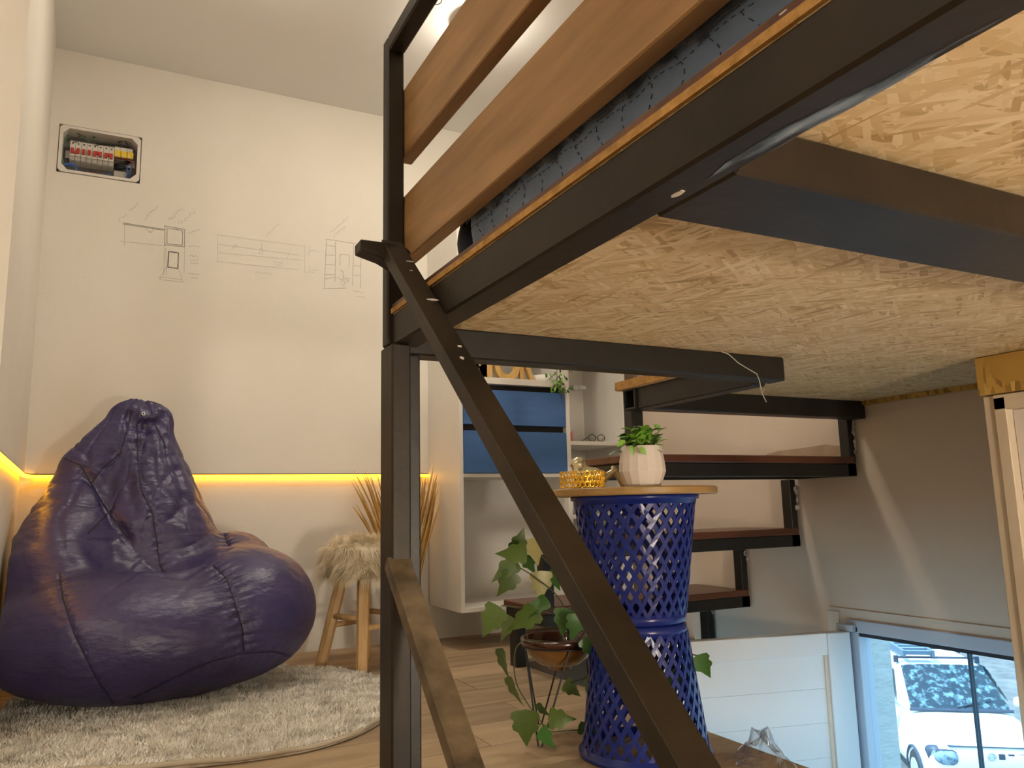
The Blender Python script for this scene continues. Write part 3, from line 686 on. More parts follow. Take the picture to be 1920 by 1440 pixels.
for k0, k1 in ((0, 1), (4, 5), (6, 7)):             # bars joining two-pole toggles
    box('toggle_tie', (bx0+k0*bw+0.005, 3.4065, 2.022 if k0 else 2.012), (bx0+(k1+1)*bw-0.005, 3.4145, 2.033 if k0 else 2.019), M['red'], bx)
box('breaker_marking', (bx0+0.010, 3.4243, 2.0635), (bx0+0.026, 3.4247, 2.0668), M['dark'], bx)
box('breaker_marking', (bx0+4.3*bw, 3.4243, 2.0635), (bx0+4.3*bw+0.016, 3.4247, 2.0668), M['dark'], bx)
sx = bx0 + 8*bw
for k in range(3):
    so_ = box('surge_protector', (sx+k*0.0225+0.0005, 3.425, 2.032), (sx+(k+1)*0.0225-0.0005, 3.47, 2.074), M['brk'], bx)
    box('yellow_label', (sx+k*0.0225+0.001, 3.418, 2.030), (sx+(k+1)*0.0225+0.003, 3.4247, 2.056), M['yel'], so_)
    box('label_notch', (sx+k*0.0225+0.009, 3.4165, 2.030), (sx+k*0.0225+0.014, 3.4179, 2.040), M['brk'], so_)
box('terminal_cover', (sx+0.002, 3.44, 1.945), (sx+0.048, 3.47, 1.978), mat('grey_cover', (0.42, 0.39, 0.38), rough=0.35), bx, 0.002)
WM = {n: mat('wire_' + n, c, rough=0.45) for n, c in dict(blue=(0.06, 0.16, 0.48), green=(0.06, 0.22, 0.12), black=(0.01, 0.01, 0.01), red=(0.25, 0.05, 0.03), yellow=(0.6, 0.5, 0.05)).items()}
def wire(c, pts, r=0.0022): MB().tube([onY(60+x/5.333, 180+y/5.333, yy) for x, y, yy in pts], r, 6).build('wire', WM[c], bx, smooth=True)
for j in range(3):
    wire('blue', [(370+80*math.cos(a)-j*6, 715+42*math.sin(a)+j*9, 3.418+0.008*j) for a in np.linspace(0, 6.0, 22)])
wire('blue', [(550,750,3.43),(600,790,3.42),(680,810,3.42),(760,800,3.43),(760,760,3.44)]); wire('blue', [(590,800,3.43),(660,785,3.42),(740,815,3.42),(780,770,3.44)])
wire('blue', [(940,700,3.42),(960,760,3.415),(940,830,3.43)]); wire('blue', [(1000,680,3.42),(985,760,3.415),(960,830,3.43)])
wire('green', [(380,340,3.45),(330,460,3.44),(295,560,3.43),(310,660,3.43),(350,720,3.44)]); wire('green', [(420,345,3.44),(520,420,3.42),(560,455,3.42),(640,400,3.44)])
wire('yellow', [(480,365,3.45),(620,380,3.44),(740,400,3.45)]); wire('black', [(640,480,3.44),(760,485,3.43),(880,490,3.43),(980,520,3.43)], 0.003)
wire('black', [(860,465,3.45),(920,440,3.43),(960,490,3.43)]); wire('red', [(830,620,3.44),(960,640,3.43),(1030,680,3.42),(1040,760,3.43),(1010,830,3.44)], 0.003)
wire('red', [(460,410,3.45),(500,400,3.44),(540,420,3.44)]); wire('green', [(640,405,3.45),(700,385,3.44),(760,400,3.45)]); wire('red', [(420,770,3.45),(520,760,3.44),(640,770,3.44)])
wire('black', [(820,690,3.45),(900,670,3.44),(980,660,3.45)], 0.006); wire('black', [(830,720,3.455),(930,720,3.455)], 0.007)

# ------------------------------------------------------------------ beanbag
ZR = 0.022
def bag0(p):
    d = ell(p, (0.175, 2.885, 0.215), (0.445, 0.435, 0.215))
    d = sm_union(d, ell(p, (0.400, 2.780, 0.270), (0.230, 0.28, 0.200)), 0.06)
    d = sm_union(d, ell(p, (0.00, 2.74, 0.225), (0.33, 0.275, 0.185)), 0.08)
    d = sm_union(d, ell(p, (0.395, 3.02, 0.335), (0.165, 0.18, 0.175)), 0.06)
    d = sm_union(d, rcone(p, (-0.145, 2.86, 0.37), (-0.095, 3.06, 0.650), 0.175, 0.105), 0.045)
    bk = rcone(p, (0.125, 3.085, 0.36), (0.085, 3.12, 0.875), 0.285, 0.092)
    bk = sm_union(bk, rcone(p, (0.045, 3.10, 0.90), (-0.085, 3.045, 0.725), 0.072, 0.085), 0.04)
    d = sm_union(d, bk, 0.022)
    d = sm_union(d, rcone(p, (0.040, 3.105, 0.918), (0.118, 3.105, 0.908), 0.062, 0.062), 0.03)
    d = sm_sub(d, ell(p, (0.13, 2.755, 0.555), (0.215, 0.135, 0.185)), 0.030)      # seat hollow
    return d
def trace(px, py):
    r_ = _n(ray(px, py)); t = 1.8
    for _ in range(90):
        dd = float(bag0((CAM + r_*t)[None])[0]); t += dd*0.8
        if dd < 0.0004 or t > 4.5: break
    return CAM + r_*min(t, 3.5)
CREASE = [([(112,858),(150,878),(178,905),(200,955),(238,1010),(290,1066)], 0.015, 0.012), ([(418,962),(422,1000),(424,1024)], 0.012, 0.012), ([(300,1076),(345,1080),(388,1052),(425,1030)], 0.010, 0.016),
          ([(246,775),(250,796),(276,800),(304,793),(312,776)], 0.021, 0.010), ([(243,800),(262,830),(268,870)], 0.006, 0.012), ([(300,806),(306,850)], 0.005, 0.012), ([(330,880),(345,930),(330,975)], 0.006, 0.02), ([(215,850),(240,900),(255,960)], 0.006, 0.02)]
CR3 = [([trace(*q) for q in c], r_, k_) for c, r_, k_ in CREASE]
def bag(p):
    d = bag0(p)
    for pts_, r_, k_ in CR3:
        for a_, b_ in zip(pts_[:-1], pts_[1:]):
            if np.linalg.norm(a_-b_) < 0.25: d = sm_sub(d, rcone(p, a_, b_, r_, r_), k_)
    d = np.maximum(d, -(p[..., 2] - (ZR-0.004)))
    d = np.maximum(d, p[..., 1] - (YB-0.006)); d = np.maximum(d, (-0.293 + 0.038*(3.4-p[..., 1]) + 0.006) - p[..., 0])
    return d
V, Q = surface_nets(bag, (-0.33, 2.38, -0.02), (0.74, 3.44, 1.03), 0.0105)
bmx = bmesh.new()
vv = [bmx.verts.new(p) for p in V]
for q in Q: bmx.faces.new([vv[i] for i in q])
for _ in range(2): bmesh.ops.smooth_vert(bmx, verts=bmx.verts, factor=0.5, use_axis_x=True, use_axis_y=True, use_axis_z=True)
bmesh.ops.recalc_face_normals(bmx, faces=bmx.faces)
bmesh.ops.subdivide_edges(bmx, edges=bmx.edges, cuts=1, use_grid_fill=True, smooth=0.0)
for _ in range(2): bmesh.ops.smooth_vert(bmx, verts=bmx.verts, factor=0.5, use_axis_x=True, use_axis_y=True, use_axis_z=True)
bmx.normal_update()
for v in bmx.verts:                                 # cloth folds: stretched noise, running down from the peak and round the belly
    x, y, z = v.co; up = min(max((z-0.40)/0.25, 0), 1)
    ang = math.atan2(y-3.1, x-0.09)
    a = noise.noise((ang*4.2, z*1.6, 0.0)) * 0.009*up
    k1 = abs(noise.noise((x*4.2 + z*2, y*4.2 - z*2, z*8 - x*3)))
    k2 = abs(noise.noise((ang*2.6+4, z*5.5 + x*2.5, 2.0)))
    inner = min(1.0, max(up, 1.0 - abs(math.hypot(x-0.17, y-2.78)-0.1)/0.25))
    b = -0.030*max(0, 0.13-k1)*inner - 0.055*max(0, 0.10-k2)*up
    c = noise.noise((x*7, y*7, z*16))*0.0025 + noise.noise((x*24, y*24, z*40))*0.0013
    low = min(max((z-0.03)/0.10, 0), 1)
    v.co += v.normal*(a + b + c)*low
# gathered puckers on both sides of the seams
SEAMS = [[(247,770),(240,800),(225,850),(190,880),(172,905)], [(257,795),(258,860),(265,920),(285,960),(292,1000),(300,1060),(306,1072)], [(292,800),(312,840)],
         [(110,855),(150,872),(200,955),(240,1010)], [(112,1075),(118,1120),(140,1190),(180,1270),(212,1318)], [(400,1060),(425,1085),(440,1130),(455,1180),(457,1222)],
         [(250,1308),(330,1270),(400,1240),(450,1226),(510,1222),(555,1232)], [(165,1000),(190,975),(215,950)], [(412,965),(425,1015),(432,1028)]]
def smoothline(pts, n=14):
    out = []
    for (a, b) in zip(pts[:-1], pts[1:]):
        for i in range(n): out.append((a[0]+(b[0]-a[0])*i/n, a[1]+(b[1]-a[1])*i/n))
    return out + [pts[-1]]
bmx.normal_update(); bag_bvh = BVHTree.FromBMesh(bmx)
CO = np.array([v.co[:] for v in bmx.verts]); ADD = np.zeros(len(CO))
for si, amp, rad_ in ((1, 0.0030, 0.055), (5, 0.0042, 0.075), (4, 0.0022, 0.05), (6, 0.0016, 0.05), (8, 0.003, 0.05)):
    H = []
    for q in smoothline(SEAMS[si]):
        h = bag_bvh.ray_cast(Vector(CAM), Vector(ray(*q)).normalized())
        if h[0] is not None: H.append(np.array(h[0]))
    H = np.array(H); arc = np.r_[0, np.cumsum(np.linalg.norm(np.diff(H, axis=0), axis=1))]
    near = np.where(np.linalg.norm(CO - H.mean(0), axis=1) < 0.45)[0]
    D_ = np.linalg.norm(CO[near][:, None] - H[None], axis=2); j = D_.argmin(1); dmin = D_[np.arange(len(near)), j]
    t = arc[j] + 0.012*np.array([noise.noise(tuple(c*11)) for c in CO[near]])
    fall = np.clip(1 - dmin/rad_, 0, 1)**1.3
    ADD[near] += amp*fall*np.sin(2*math.pi*t/0.030)*np.clip(dmin/0.006, 0, 1) - 0.0035*np.exp(-(dmin/0.006)**2)
for v, a_ in zip(bmx.verts, ADD): v.co += v.normal*float(a_)
bmx.normal_update()
for v in bmx.verts: v.co.z = max(v.co.z, ZR-0.004); v.co.y = min(v.co.y, YB-0.004); v.co.x = max(v.co.x, wlx(v.co.y)+0.004)
bag_bvh = BVHTree.FromBMesh(bmx)
M['vinyl'] = mat('purple_blue_vinyl', (0.030, 0.022, 0.090), (0.044, 0.034, 0.120), 6, 0.38, bump=0.32, bscale=30, spec=0.55, stretch=(1, 1, 2.2))
bb = thing('beanbag', (0.19, 2.90, 0.018), 'large dark purple blue vinyl beanbag seat slumped on the shag rug', 'beanbag')
me = bpy.data.meshes.new('cover'); 
for v in bmx.verts: v.co -= Vector(ORG[bb])
bmx.to_mesh(me); bmx.free(); me.shade_smooth(); me.materials.append(M['vinyl'])
cov = bpy.data.objects.new('cover', me); col.objects.link(cov); cov.parent = bb; ORG[cov] = ORG[bb]
def on_bag(px, py):
    r_ = Vector(ray(px, py)).normalized(); h = bag_bvh.ray_cast(Vector(CAM), r_)
    return (np.array(h[0]), np.array(h[1])) if h[0] is not None else None
M['seam'] = mat('dark_seam', (0.010, 0.008, 0.022), rough=0.6); M['stitch'] = mat('pale_stitching', (0.16, 0.13, 0.22), rough=0.7)
for s_ in SEAMS:
    hits = [h for h in (on_bag(*p) for p in smoothline(s_)) if h is not None]
    if len(hits) < 4: continue
    P3 = [h[0] + h[1]*0.0006 for h in hits]
    keep = [P3[0]]
    for p in P3[1:]:
        if np.linalg.norm(p-keep[-1]) < 0.05: keep.append(p)
    if len(keep) > 3: MB().tube(keep, 0.0019, 5).build('seam', M['seam'], cov, smooth=True)
    dash = MB(); nrm = [h[1] for h in hits]
    for i in range(0, len(P3)-1):
        if i % 2: continue
        d = P3[i+1]-P3[i]
        if np.linalg.norm(d) > 0.04: continue
        sd_ = np.cross(nrm[i], _n(d))*0.0065
        dash.tube([P3[i]+sd_, P3[i]+sd_+d*0.75], 0.0010, 4)
    if dash.v: dash.build('stitching', M['stitch'], cov)
M['nickel'] = mat('nickel_eyelet', (0.62, 0.6, 0.55), rough=0.25, metal=0.9)
for px, py in ((244, 749), (284, 749), (269, 776)):
    h = on_bag(px, py)
    if h is None: h = on_bag(px, py+8)
    if h is None: continue
    n_ = Vector(h[1]); Rq = n_.to_track_quat('Z', 'Y').to_matrix()
    ring = MB(); prof = [(0.0035+0.0021*(1+math.cos(a))*0.9, 0.0016*math.sin(a)) for a in np.linspace(0, 2*math.pi, 9)]
    ring.lathe(prof, (0, 0, 0), 20); ring.v = [tuple(np.array(Rq @ Vector(v)) + h[0] + h[1]*0.001) for v in ring.v]
    ring.build('eyelet', M['nickel'], bb, smooth=True)

# ------------------------------------------------------------------ shag rug
RB = [(-0.24, 2.16), (-0.08, 2.13), (0.06, 2.075), (0.20, 2.035), (0.33, 2.015), (0.45, 2.02), (0.56, 2.065), (0.66, 2.15), (0.76, 2.28), (0.83, 2.45), (0.845, 2.62), (0.82, 2.76), (0.77, 2.88), (0.70, 2.98), (0.60, 3.06), (0.46, 3.14), (0.2, 3.2), (-0.1, 3.18), (-0.24, 3.1)]
def closed_spline(P, n=6):
    P = np.array(P); out = []
    for i in range(len(P)):
        p0, p1, p2, p3 = P[i-1], P[i], P[(i+1) % len(P)], P[(i+2) % len(P)]
        for k in range(n):
            t = k/n; out.append(0.5*((2*p1)+(-p0+p2)*t+(2*p0-5*p1+4*p2-p3)*t*t+(-p0+3*p1-3*p2+p3)*t**3))
    return np.array(out)
RC = closed_spline(RB)
def inpoly(pts, P):
    x, y = pts[:, 0], pts[:, 1]; r = np.zeros(len(pts), bool)
    for (x0_, y0_), (x1_, y1_) in zip(P, np.roll(P, -1, 0)):
        c = ((y0_ > y) != (y1_ > y)) & (x < (x1_-x0_)*(y-y0_)/(y1_-y0_+1e-12)+x0_); r ^= c
    return r
rug = thing('shag_rug', (0.3, 2.6, 0.0), 'mottled cream and grey shag rug with a curling bound edge on the plank floor', 'rug')
MB().prism([(x, y, 0.0008) for x, y in RC], (0, 0, 0.009)).build('backing', mat('rug_backing', (0.34, 0.27, 0.19), (0.5, 0.43, 0.34), 30, 0.9), rug)
zed = lambda x, y: 0.010 + 0.010*max(0, noise.noise((x*7, y*7, 3.3)))
MB().tube([(x, y, zed(x, y)) for x, y in np.vstack([RC, RC[:1]])], 0.0062, 6).build('bound_edge', mat('rug_binding', (0.44, 0.38, 0.29), rough=0.9), rug, smooth=True)
M['pileA'] = mat('cream_shag_pile', (0.70, 0.67, 0.61), (0.95, 0.92, 0.85), 15, 0.9, ramp=(0.36, 0.50), detail=6, sheen=0.2)
NT = 70000
pts = np.c_[rng.uniform(-0.26, 0.86, NT*2), rng.uniform(2.0, 3.22, NT*2)]
pts = pts[inpoly(pts, RC)][:NT]
n = len(pts); aa = rng.uniform(0, 2*np.pi, n)
cl = np.array([noise.noise((x*16, y*16, 0.7)) for x, y in pts]); cl2 = np.array([noise.noise((x*16+9, y*16, 5.7)) for x, y in pts])
lean = np.c_[cl*0.012 + rng.normal(0, 0.007, n), cl2*0.012 + rng.normal(0, 0.007, n)]
hh = rng.uniform(0.012, 0.021, n)*(1+0.35*cl); wd = rng.uniform(0.0011, 0.0021, n)
sx_, sy_ = np.cos(aa)*wd, np.sin(aa)*wd; z0_ = 0.006
A = np.c_[pts[:, 0]-sx_, pts[:, 1]-sy_, np.full(n, z0_)]; B = np.c_[pts[:, 0]+sx_, pts[:, 1]+sy_, np.full(n, z0_)]
Cc = np.c_[pts[:, 0]+sx_+lean[:, 0]*.45, pts[:, 1]+sy_+lean[:, 1]*.45, z0_+hh*.65]; D = np.c_[pts[:, 0]-sx_+lean[:, 0]*.45, pts[:, 1]-sy_+lean[:, 1]*.45, z0_+hh*.65]
Ee = np.c_[pts[:, 0]+lean[:, 0], pts[:, 1]+lean[:, 1], z0_+hh]
VV = np.stack([A, B, Cc, D, Ee], 1).reshape(-1, 3) - ORG[rug]
b_ = np.arange(n)*5
loops = np.stack([b_, b_+1, b_+2, b_+3, b_+3, b_+2, b_+4], 1).reshape(-1)
me = bpy.data.meshes.new('pile'); me.vertices.add(len(VV)); me.vertices.foreach_set('co', VV.reshape(-1))
me.loops.add(len(loops)); me.loops.foreach_set('vertex_index', loops)
ls = np.stack([np.arange(n)*7, np.arange(n)*7+4], 1).reshape(-1); me.polygons.add(2*n); me.polygons.foreach_set('loop_start', ls)
me.update(calc_edges=True); me.validate(); me.materials.append(M['pileA'])
po = bpy.data.objects.new('pile', me); col.objects.link(po); po.parent = rug; po['kind'] = 'stuff'

# ------------------------------------------------------------------ stool with a fleece seat
SC_ = np.array([0.875, 2.985]); ZS = 0.372
M['pine'] = mat('light_pine', (0.50, 0.31, 0.13), (0.62, 0.42, 0.21), 3, 0.45, bump=0.04, bscale=30, stretch=(14, 14, 1.5))
stl = thing('fleece_stool', (SC_[0], SC_[1], 0), 'pine stool with a cream fleece seat beside the beanbag', 'stool')
feet = [np.array(p) for p in ((0.722, 3.045), (0.822, 2.842))]
u_ = feet[1]-feet[0]; perp = np.array([-u_[1], u_[0]]); perp = perp if perp[0] > 0 else -perp
feet += [feet[1]+perp, feet[0]+perp]; cen = sum(feet)/4
SC_ = cen
tops = [cen + (f_-cen)*0.52 for f_ in feet]
for f_, t_ in zip(feet, tops): MB().tube([(f_[0], f_[1], 0.0), (t_[0], t_[1], ZS-0.046)], [0.0215, 0.0235], 8).build('leg', M['pine'], stl, smooth=False)
for i in range(4):
    h = 0.150 if i % 2 else 0.185; k = h/ZS
    a, b = feet[i]+(tops[i]-feet[i])*k, feet[(i+1) % 4]+(tops[(i+1) % 4]-feet[(i+1) % 4])*k
    MB().tube([(a[0], a[1], h), (b[0], b[1], h)], 0.0105, 10).build('stretcher', M['pine'], stl, smooth=True)
MB().lathe([(0, ZS-0.045), (0.142, ZS-0.045), (0.15, ZS+0.02), (0.145, ZS+0.06), (0.10, ZS+0.085), (0, ZS+0.09)], (cen[0], cen[1], 0), 40).build('seat', mat('fleece_base', (0.50, 0.42, 0.28), rough=0.9), stl, smooth=True)
fm = MB(); NF = 15000
for k in range(NF):
    a = random.uniform(0, 2*math.pi); q = random.random()
    if q < 0.45: rr = 0.145*math.sqrt(random.random()); p = np.array([rr*math.cos(a), rr*math.sin(a), ZS+0.088-0.03*(rr/0.145)**3]); nn = np.array([0.35*math.cos(a)*rr/0.1, 0.35*math.sin(a)*rr/0.1, 1.0])
    else: zz_ = random.uniform(-0.048, 0.07); p = np.array([0.147*math.cos(a), 0.147*math.sin(a), ZS+zz_]); nn = np.array([math.cos(a), math.sin(a), 0.25])
    p = p + np.array([cen[0], cen[1], 0]); nn = _n(nn)
    cl_ = np.array([noise.noise(tuple(p*22)), noise.noise(tuple(p*22+7)), noise.noise(tuple(p*22+19))])
    L_ = random.uniform(0.030, 0.052) if q < 0.45 else random.uniform(0.035, 0.066); d = _n(nn + cl_*1.1 + np.array([0, 0, -0.15]))
    pts_ = [p]
    for s in range(4):
        d = _n(d + cl_*0.35*math.sin(s*1.7) + np.array([0, 0, -0.33])); pts_.append(pts_[-1] + d*L_/4)
    sidev = _n(np.cross(d, nn+0.01))*0.00065
    vs_ = []
    for i, q_ in enumerate(pts_): wq = (1-i/4.0)*0.9+0.1; vs_ += [q_-sidev*wq, q_+sidev*wq]
    fm.add(vs_, [(2*i, 2*i+1, 2*i+3, 2*i+2) for i in range(4)])
fm.build('fleece', mat('cream_fleece', (0.66, 0.55, 0.37), (0.85, 0.76, 0.58), 14, 0.85, sheen=0.3), stl, normals=False, kind='stuff')

# ------------------------------------------------------------------ dried grass in a glass vase behind the stool
vc = np.array([1.128, 3.29])
gv = bpy.data.materials.new('clear_vase_glass'); gv.use_nodes = True
_b = gv.node_tree.nodes['Principled BSDF']; _b.inputs['Transmission Weight'].default_value = 1.0; _b.inputs['Roughness'].default_value = 0.05; _b.inputs['IOR'].default_value = 1.2
tag(MB().lathe([(0, 0.001), (0.055, 0.001), (0.062, 0.03), (0.055, 0.2), (0.060, 0.40), (0.0565, 0.40), (0.0515, 0.2), (0.058, 0.03), (0, 0.012)], (vc[0], vc[1], 0), 36).build('glass_vase', gv, smooth=True), 'tall clear glass vase on the floor between stool and cabinet', 'vase')
gr = thing('dried_grass', (vc[0], vc[1], 0.016), 'bunch of dried golden grass standing in the glass vase', 'dried grass')
M['straw'] = mat('golden_straw', (0.42, 0.24, 0.06), (0.60, 0.38, 0.12), 12, 0.7)
for k in range(64):
    left = k % 2
    if left: tip = onY(random.uniform(655, 725), random.uniform(878, 965), 3.25 + random.uniform(-.05, .05))
    else: tip = onY(random.uniform(788, 836), random.uniform(866, 960), 3.27 + random.uniform(-.06, .03))
    a = random.uniform(0, 6.28); b0 = np.array([vc[0]+0.03*math.cos(a), vc[1]+0.03*math.sin(a), 0.016])
    tip[0] = min(tip[0], 1.272)
    m1 = b0 + (tip-b0)*0.5 + np.array([(vc[0]-tip[0])*0.35 if left else 0.0, 0, 0.03])
    P3 = [(1-t)**2*b0 + 2*t*(1-t)*m1 + t*t*tip for t in np.linspace(0, 1, 9)]
    st_ = MB().tube(P3, [0.0022]*5+[0.0034, 0.0042, 0.0034, 0.0008], 5)
    st_.build('grass_stalk', M['straw'], gr, smooth=True)
# ------------------------------------------------------------------ side table of two lattice baskets and a round board
TC = np.array([1.142, 1.600])
M['bluep'] = mat('glossy_blue_plastic', (0.009, 0.020, 0.175), (0.012, 0.025, 0.20), 8, 0.22, spec=0.4)
HB = 0.296; RT, RBm = 0.147, 0.108
def basket_parts():
    rad = lambda z: RBm + (RT-RBm)*z/HB
    lat = MB(); NS, rows = 28, 5.5; z0, z1 = 0.020, HB-0.016; tw = rows*2*math.pi/NS
    for sgn in (1, -1):
        for k in range(NS):
            n = 13; vs_ = []
            for i in range(n+1):
                z = z0 + (z1-z0)*i/n; a = 2*math.pi*k/NS + sgn*tw*i/n; r = rad(z)
                rd = np.array([math.cos(a), math.sin(a), 0]); tg = np.array([-math.sin(a), math.cos(a), 0])
                dirv = _n(tg*sgn*tw*r/(z1-z0) + np.array([0, 0, 1]) + rd*(RT-RBm)/HB); sw = np.cross(rd, dirv)
                wv_ = 0.0050*r/RT + 0.0006; o_ = rd*(0.0022 if sgn > 0 else 0.0016)
                c = rd*r + np.array([0, 0, z])
                vs_ += [c - sw*wv_ - o_, c + sw*wv_ - o_, c + sw*wv_ + o_, c - sw*wv_ + o_]
            fs_ = [(4*i+j, 4*i+(j+1) % 4, 4*i+4+(j+1) % 4, 4*i+4+j) for i in range(n) for j in range(4)]
            lat.add(vs_, fs_)
    rim = MB().lathe([(RT-0.004, HB-0.020), (RT+0.001, HB-0.020), (RT+0.002, HB-0.010), (RT+0.008, HB-0.010), (RT+0.009, HB-0.002), (RT+0.006, HB), (RT-0.003, HB), (RT-0.004, HB-0.020)], (0, 0, 0), 64)
    bas = MB().lathe([(0, 0.0), (RBm-0.003, 0.0), (RBm+0.002, 0.004), (RBm+0.004, 0.026), (RBm+0.001, 0.026), (RBm-0.003, 0.008), (0, 0.006)], (0, 0, 0), 64)
    return lat, rim, bas
def basket(z, flip, label):
    t = thing('lattice_basket', (TC[0], TC[1], z), label, 'basket', 'blue lattice baskets of the side table')
    for mb, nm in zip(basket_parts(), ('lattice', 'rim', 'base')):
        P = np.array(mb.v)
        if flip: P[:, 2] = HB - P[:, 2]; P[:, 1] *= -1
        mb.v = (P + np.array([TC[0], TC[1], z])).tolist()
        mb.build(nm, M['bluep'], t, smooth=(nm != 'lattice'))
    return t
basket(0.0, True, 'blue plastic lattice basket standing upside down on the floor')
basket(HB+0.001, False, 'blue plastic lattice basket carrying the round wooden top')
ZTOP = 2*HB + 0.0015
M['top'] = mat('honey_wood_board', (0.30, 0.175, 0.055), (0.40, 0.25, 0.09), 2.5, 0.4, stretch=(2, 14, 14))
tag(MB().lathe([(0, ZTOP), (0.197, ZTOP), (0.2, ZTOP+0.003), (0.2, ZTOP+0.015), (0.197, ZTOP+0.018), (0, ZTOP+0.018)], (TC[0], TC[1], 0), 96).build('table_top', M['top']), 'round honey coloured wooden board on the blue baskets', 'table top')
ZTT = ZTOP + 0.0185
# faceted white pot with a small leafy plant
PC = onZ(1205, 880, ZTT+0.03)[:2]; dpt = 1.80
r_ = ray(1205, 903); PC = (r_*(dpt/1.0))[:2]
pot = thing('potted_plant', (PC[0], PC[1], ZTT), 'small bright green plant in a faceted white pot on the round board', 'plant')
M['porc'] = mat('white_glazed_porcelain', (0.78, 0.71, 0.65), rough=0.14, spec=0.6, coat=0.3)
pm_ = MB(); NP = 16; prof = [(0.0, 0.0), (0.040, 0.0), (0.044, 0.006), (0.0545, 0.034), (0.052, 0.058), (0.0470, 0.088), (0.045, 0.092), (0.0425, 0.091), (0.045, 0.07), (0.0, 0.068)]
pm_.lathe(prof, (PC[0], PC[1], ZTT), NP); pm_.build('pot', M['porc'], pot, 0.0008)
MB().lathe([(0, 0.0695), (0.0455, 0.0695)], (PC[0], PC[1], ZTT), 20).build('soil', mat('dark_soil', (0.03, 0.022, 0.015), rough=0.9), pot)
LP = [leaf_mesh('leaf', oval, M['leaf'], 0.35, 0.35), leaf_mesh('leaf', oval, M['leafd'], 0.35, 0.3)]
sm_ = MB()
for k in range(21):
    a = 2*math.pi*k*0.381966 + random.uniform(-.3, .3); sp_ = random.uniform(0.008, 0.046); hz = random.uniform(0.088, 0.138) - sp_*0.35
    b0 = np.array([PC[0]+0.014*math.cos(a), PC[1]+0.014*math.sin(a), ZTT+0.068]); tp_ = np.array([PC[0]+sp_*math.cos(a), PC[1]+sp_*math.sin(a), ZTT+hz])
    sm_.tube([b0, (b0+tp_)/2 + np.array([0, 0, 0.012]), tp_], 0.0012, 5)
    for j in range(5):
        t_ = 0.55 + 0.45*j/4; q = b0 + (tp_-b0)*t_ + np.array([0, 0, 0.006]); aa_ = a + (j*2.2) + random.uniform(-.5, .5); L_ = random.uniform(0.026, 0.040)
        el = random.uniform(0.0, 1.0)
        orient(LP[0 if random.random() < .8 else 1], 'leaf', pot, q, q + L_*np.array([math.cos(aa_)*math.cos(el), math.sin(aa_)*math.cos(el), math.sin(el)]), (0, 0, 1), random.uniform(-.4, .4))
for bx_, by_, tx, ty in ((1183,835,1188,852), (1199,838,1212,851), (1172,826,1158,834)):   # drooping front leaves
    b0 = (ray(bx_, by_)*(dpt-0.055)) + CAM; t0 = ray(tx, ty)*(dpt-0.065) + CAM
    orient(LP[0], 'leaf', pot, b0, t0, (-0.3, -1, 0.3), 0.2)
sm_.build('stem', M['stem'], pot)
# gold lattice ring
r_ = ray(1092, 908); RCn = (r_*1.775)[:2]
ring = MB(); RR = 0.0495
for row in range(3):
    for k in range(30):
        a0 = 2*math.pi*(k + 0.5*(row % 2))/30; zc_ = ZTT + 0.0065 + row*0.0115
        pts_ = []
        for q in np.linspace(0, 2*math.pi, 9):
            a = a0 + 0.0055*math.cos(q)/RR*1.0; pts_.append((RCn[0]+RR*math.cos(a), RCn[1]+RR*math.sin(a), zc_+0.0062*math.sin(q)))
        ring.tube(pts_, 0.0012, 4, cap=False)
tag(ring.build('gold_lattice_ring', mat('bright_gold', (0.85, 0.50, 0.04), rough=0.28, metal=0.75, emit=None)), 'round golden lattice holder on the round board', 'holder')
# champagne gold bird
BD = ray(1108, 890)*1.90; BC = np.array([BD[0], BD[1], ZTT])
ex = _n([CM[0, 0], CM[1, 0], 0]); ey = np.array([-ex[1], ex[0], 0])       # bird's own axes: tail to the right along the wall
def bw_(p): 
    q = p - BC; return np.stack([q@ex, q@ey, q[..., 2]], -1)
def bird(p):
    q = bw_(p)
    d = ell(q, (0.0, 0, 0.026), (0.036, 0.024, 0.026))
    d = sm_union(d, rcone(q, (-0.022, 0, 0.030), (-0.030, 0, 0.058), 0.022, 0.0165), 0.012)
    d = sm_union(d, ell(q, (-0.030, 0, 0.061), (0.0175, 0.016, 0.0155)), 0.006)
    d = sm_union(d, rcone(q, (-0.044, 0, 0.058), (-0.0525, 0, 0.056), 0.0045, 0.001), 0.003)
    for s in (-1, 1): d = sm_union(d, ell(q - np.array([0.006, s*0.020, 0.034]), (0, 0, 0), (0.030, 0.007, 0.012)), 0.004)
    d = sm_union(d, rcone(q, (0.026, 0, 0.022), (0.062, 0.004, 0.046), 0.011, 0.004), 0.008)
    d = sm_union(d, rcone(q, (0.055, 0.006, 0.050), (0.078, 0.010, 0.006), 0.005, 0.007), 0.006)
    return np.maximum(d, -(q[..., 2] - 0.0004))
V, Q = surface_nets(bird, BC + np.array([-0.10, -0.10, -0.004]), BC + np.array([0.10, 0.10, 0.085]), 0.0022)
bmb = MB(); bmb.v = V.tolist(); bmb.f = Q.tolist()
tag(bmb.build('bird_figurine', mat('champagne_gold', (0.66, 0.58, 0.38), rough=0.2, metal=0.85), smooth=True, normals=False), 'champagne gold bird figurine on the round board', 'figurine')

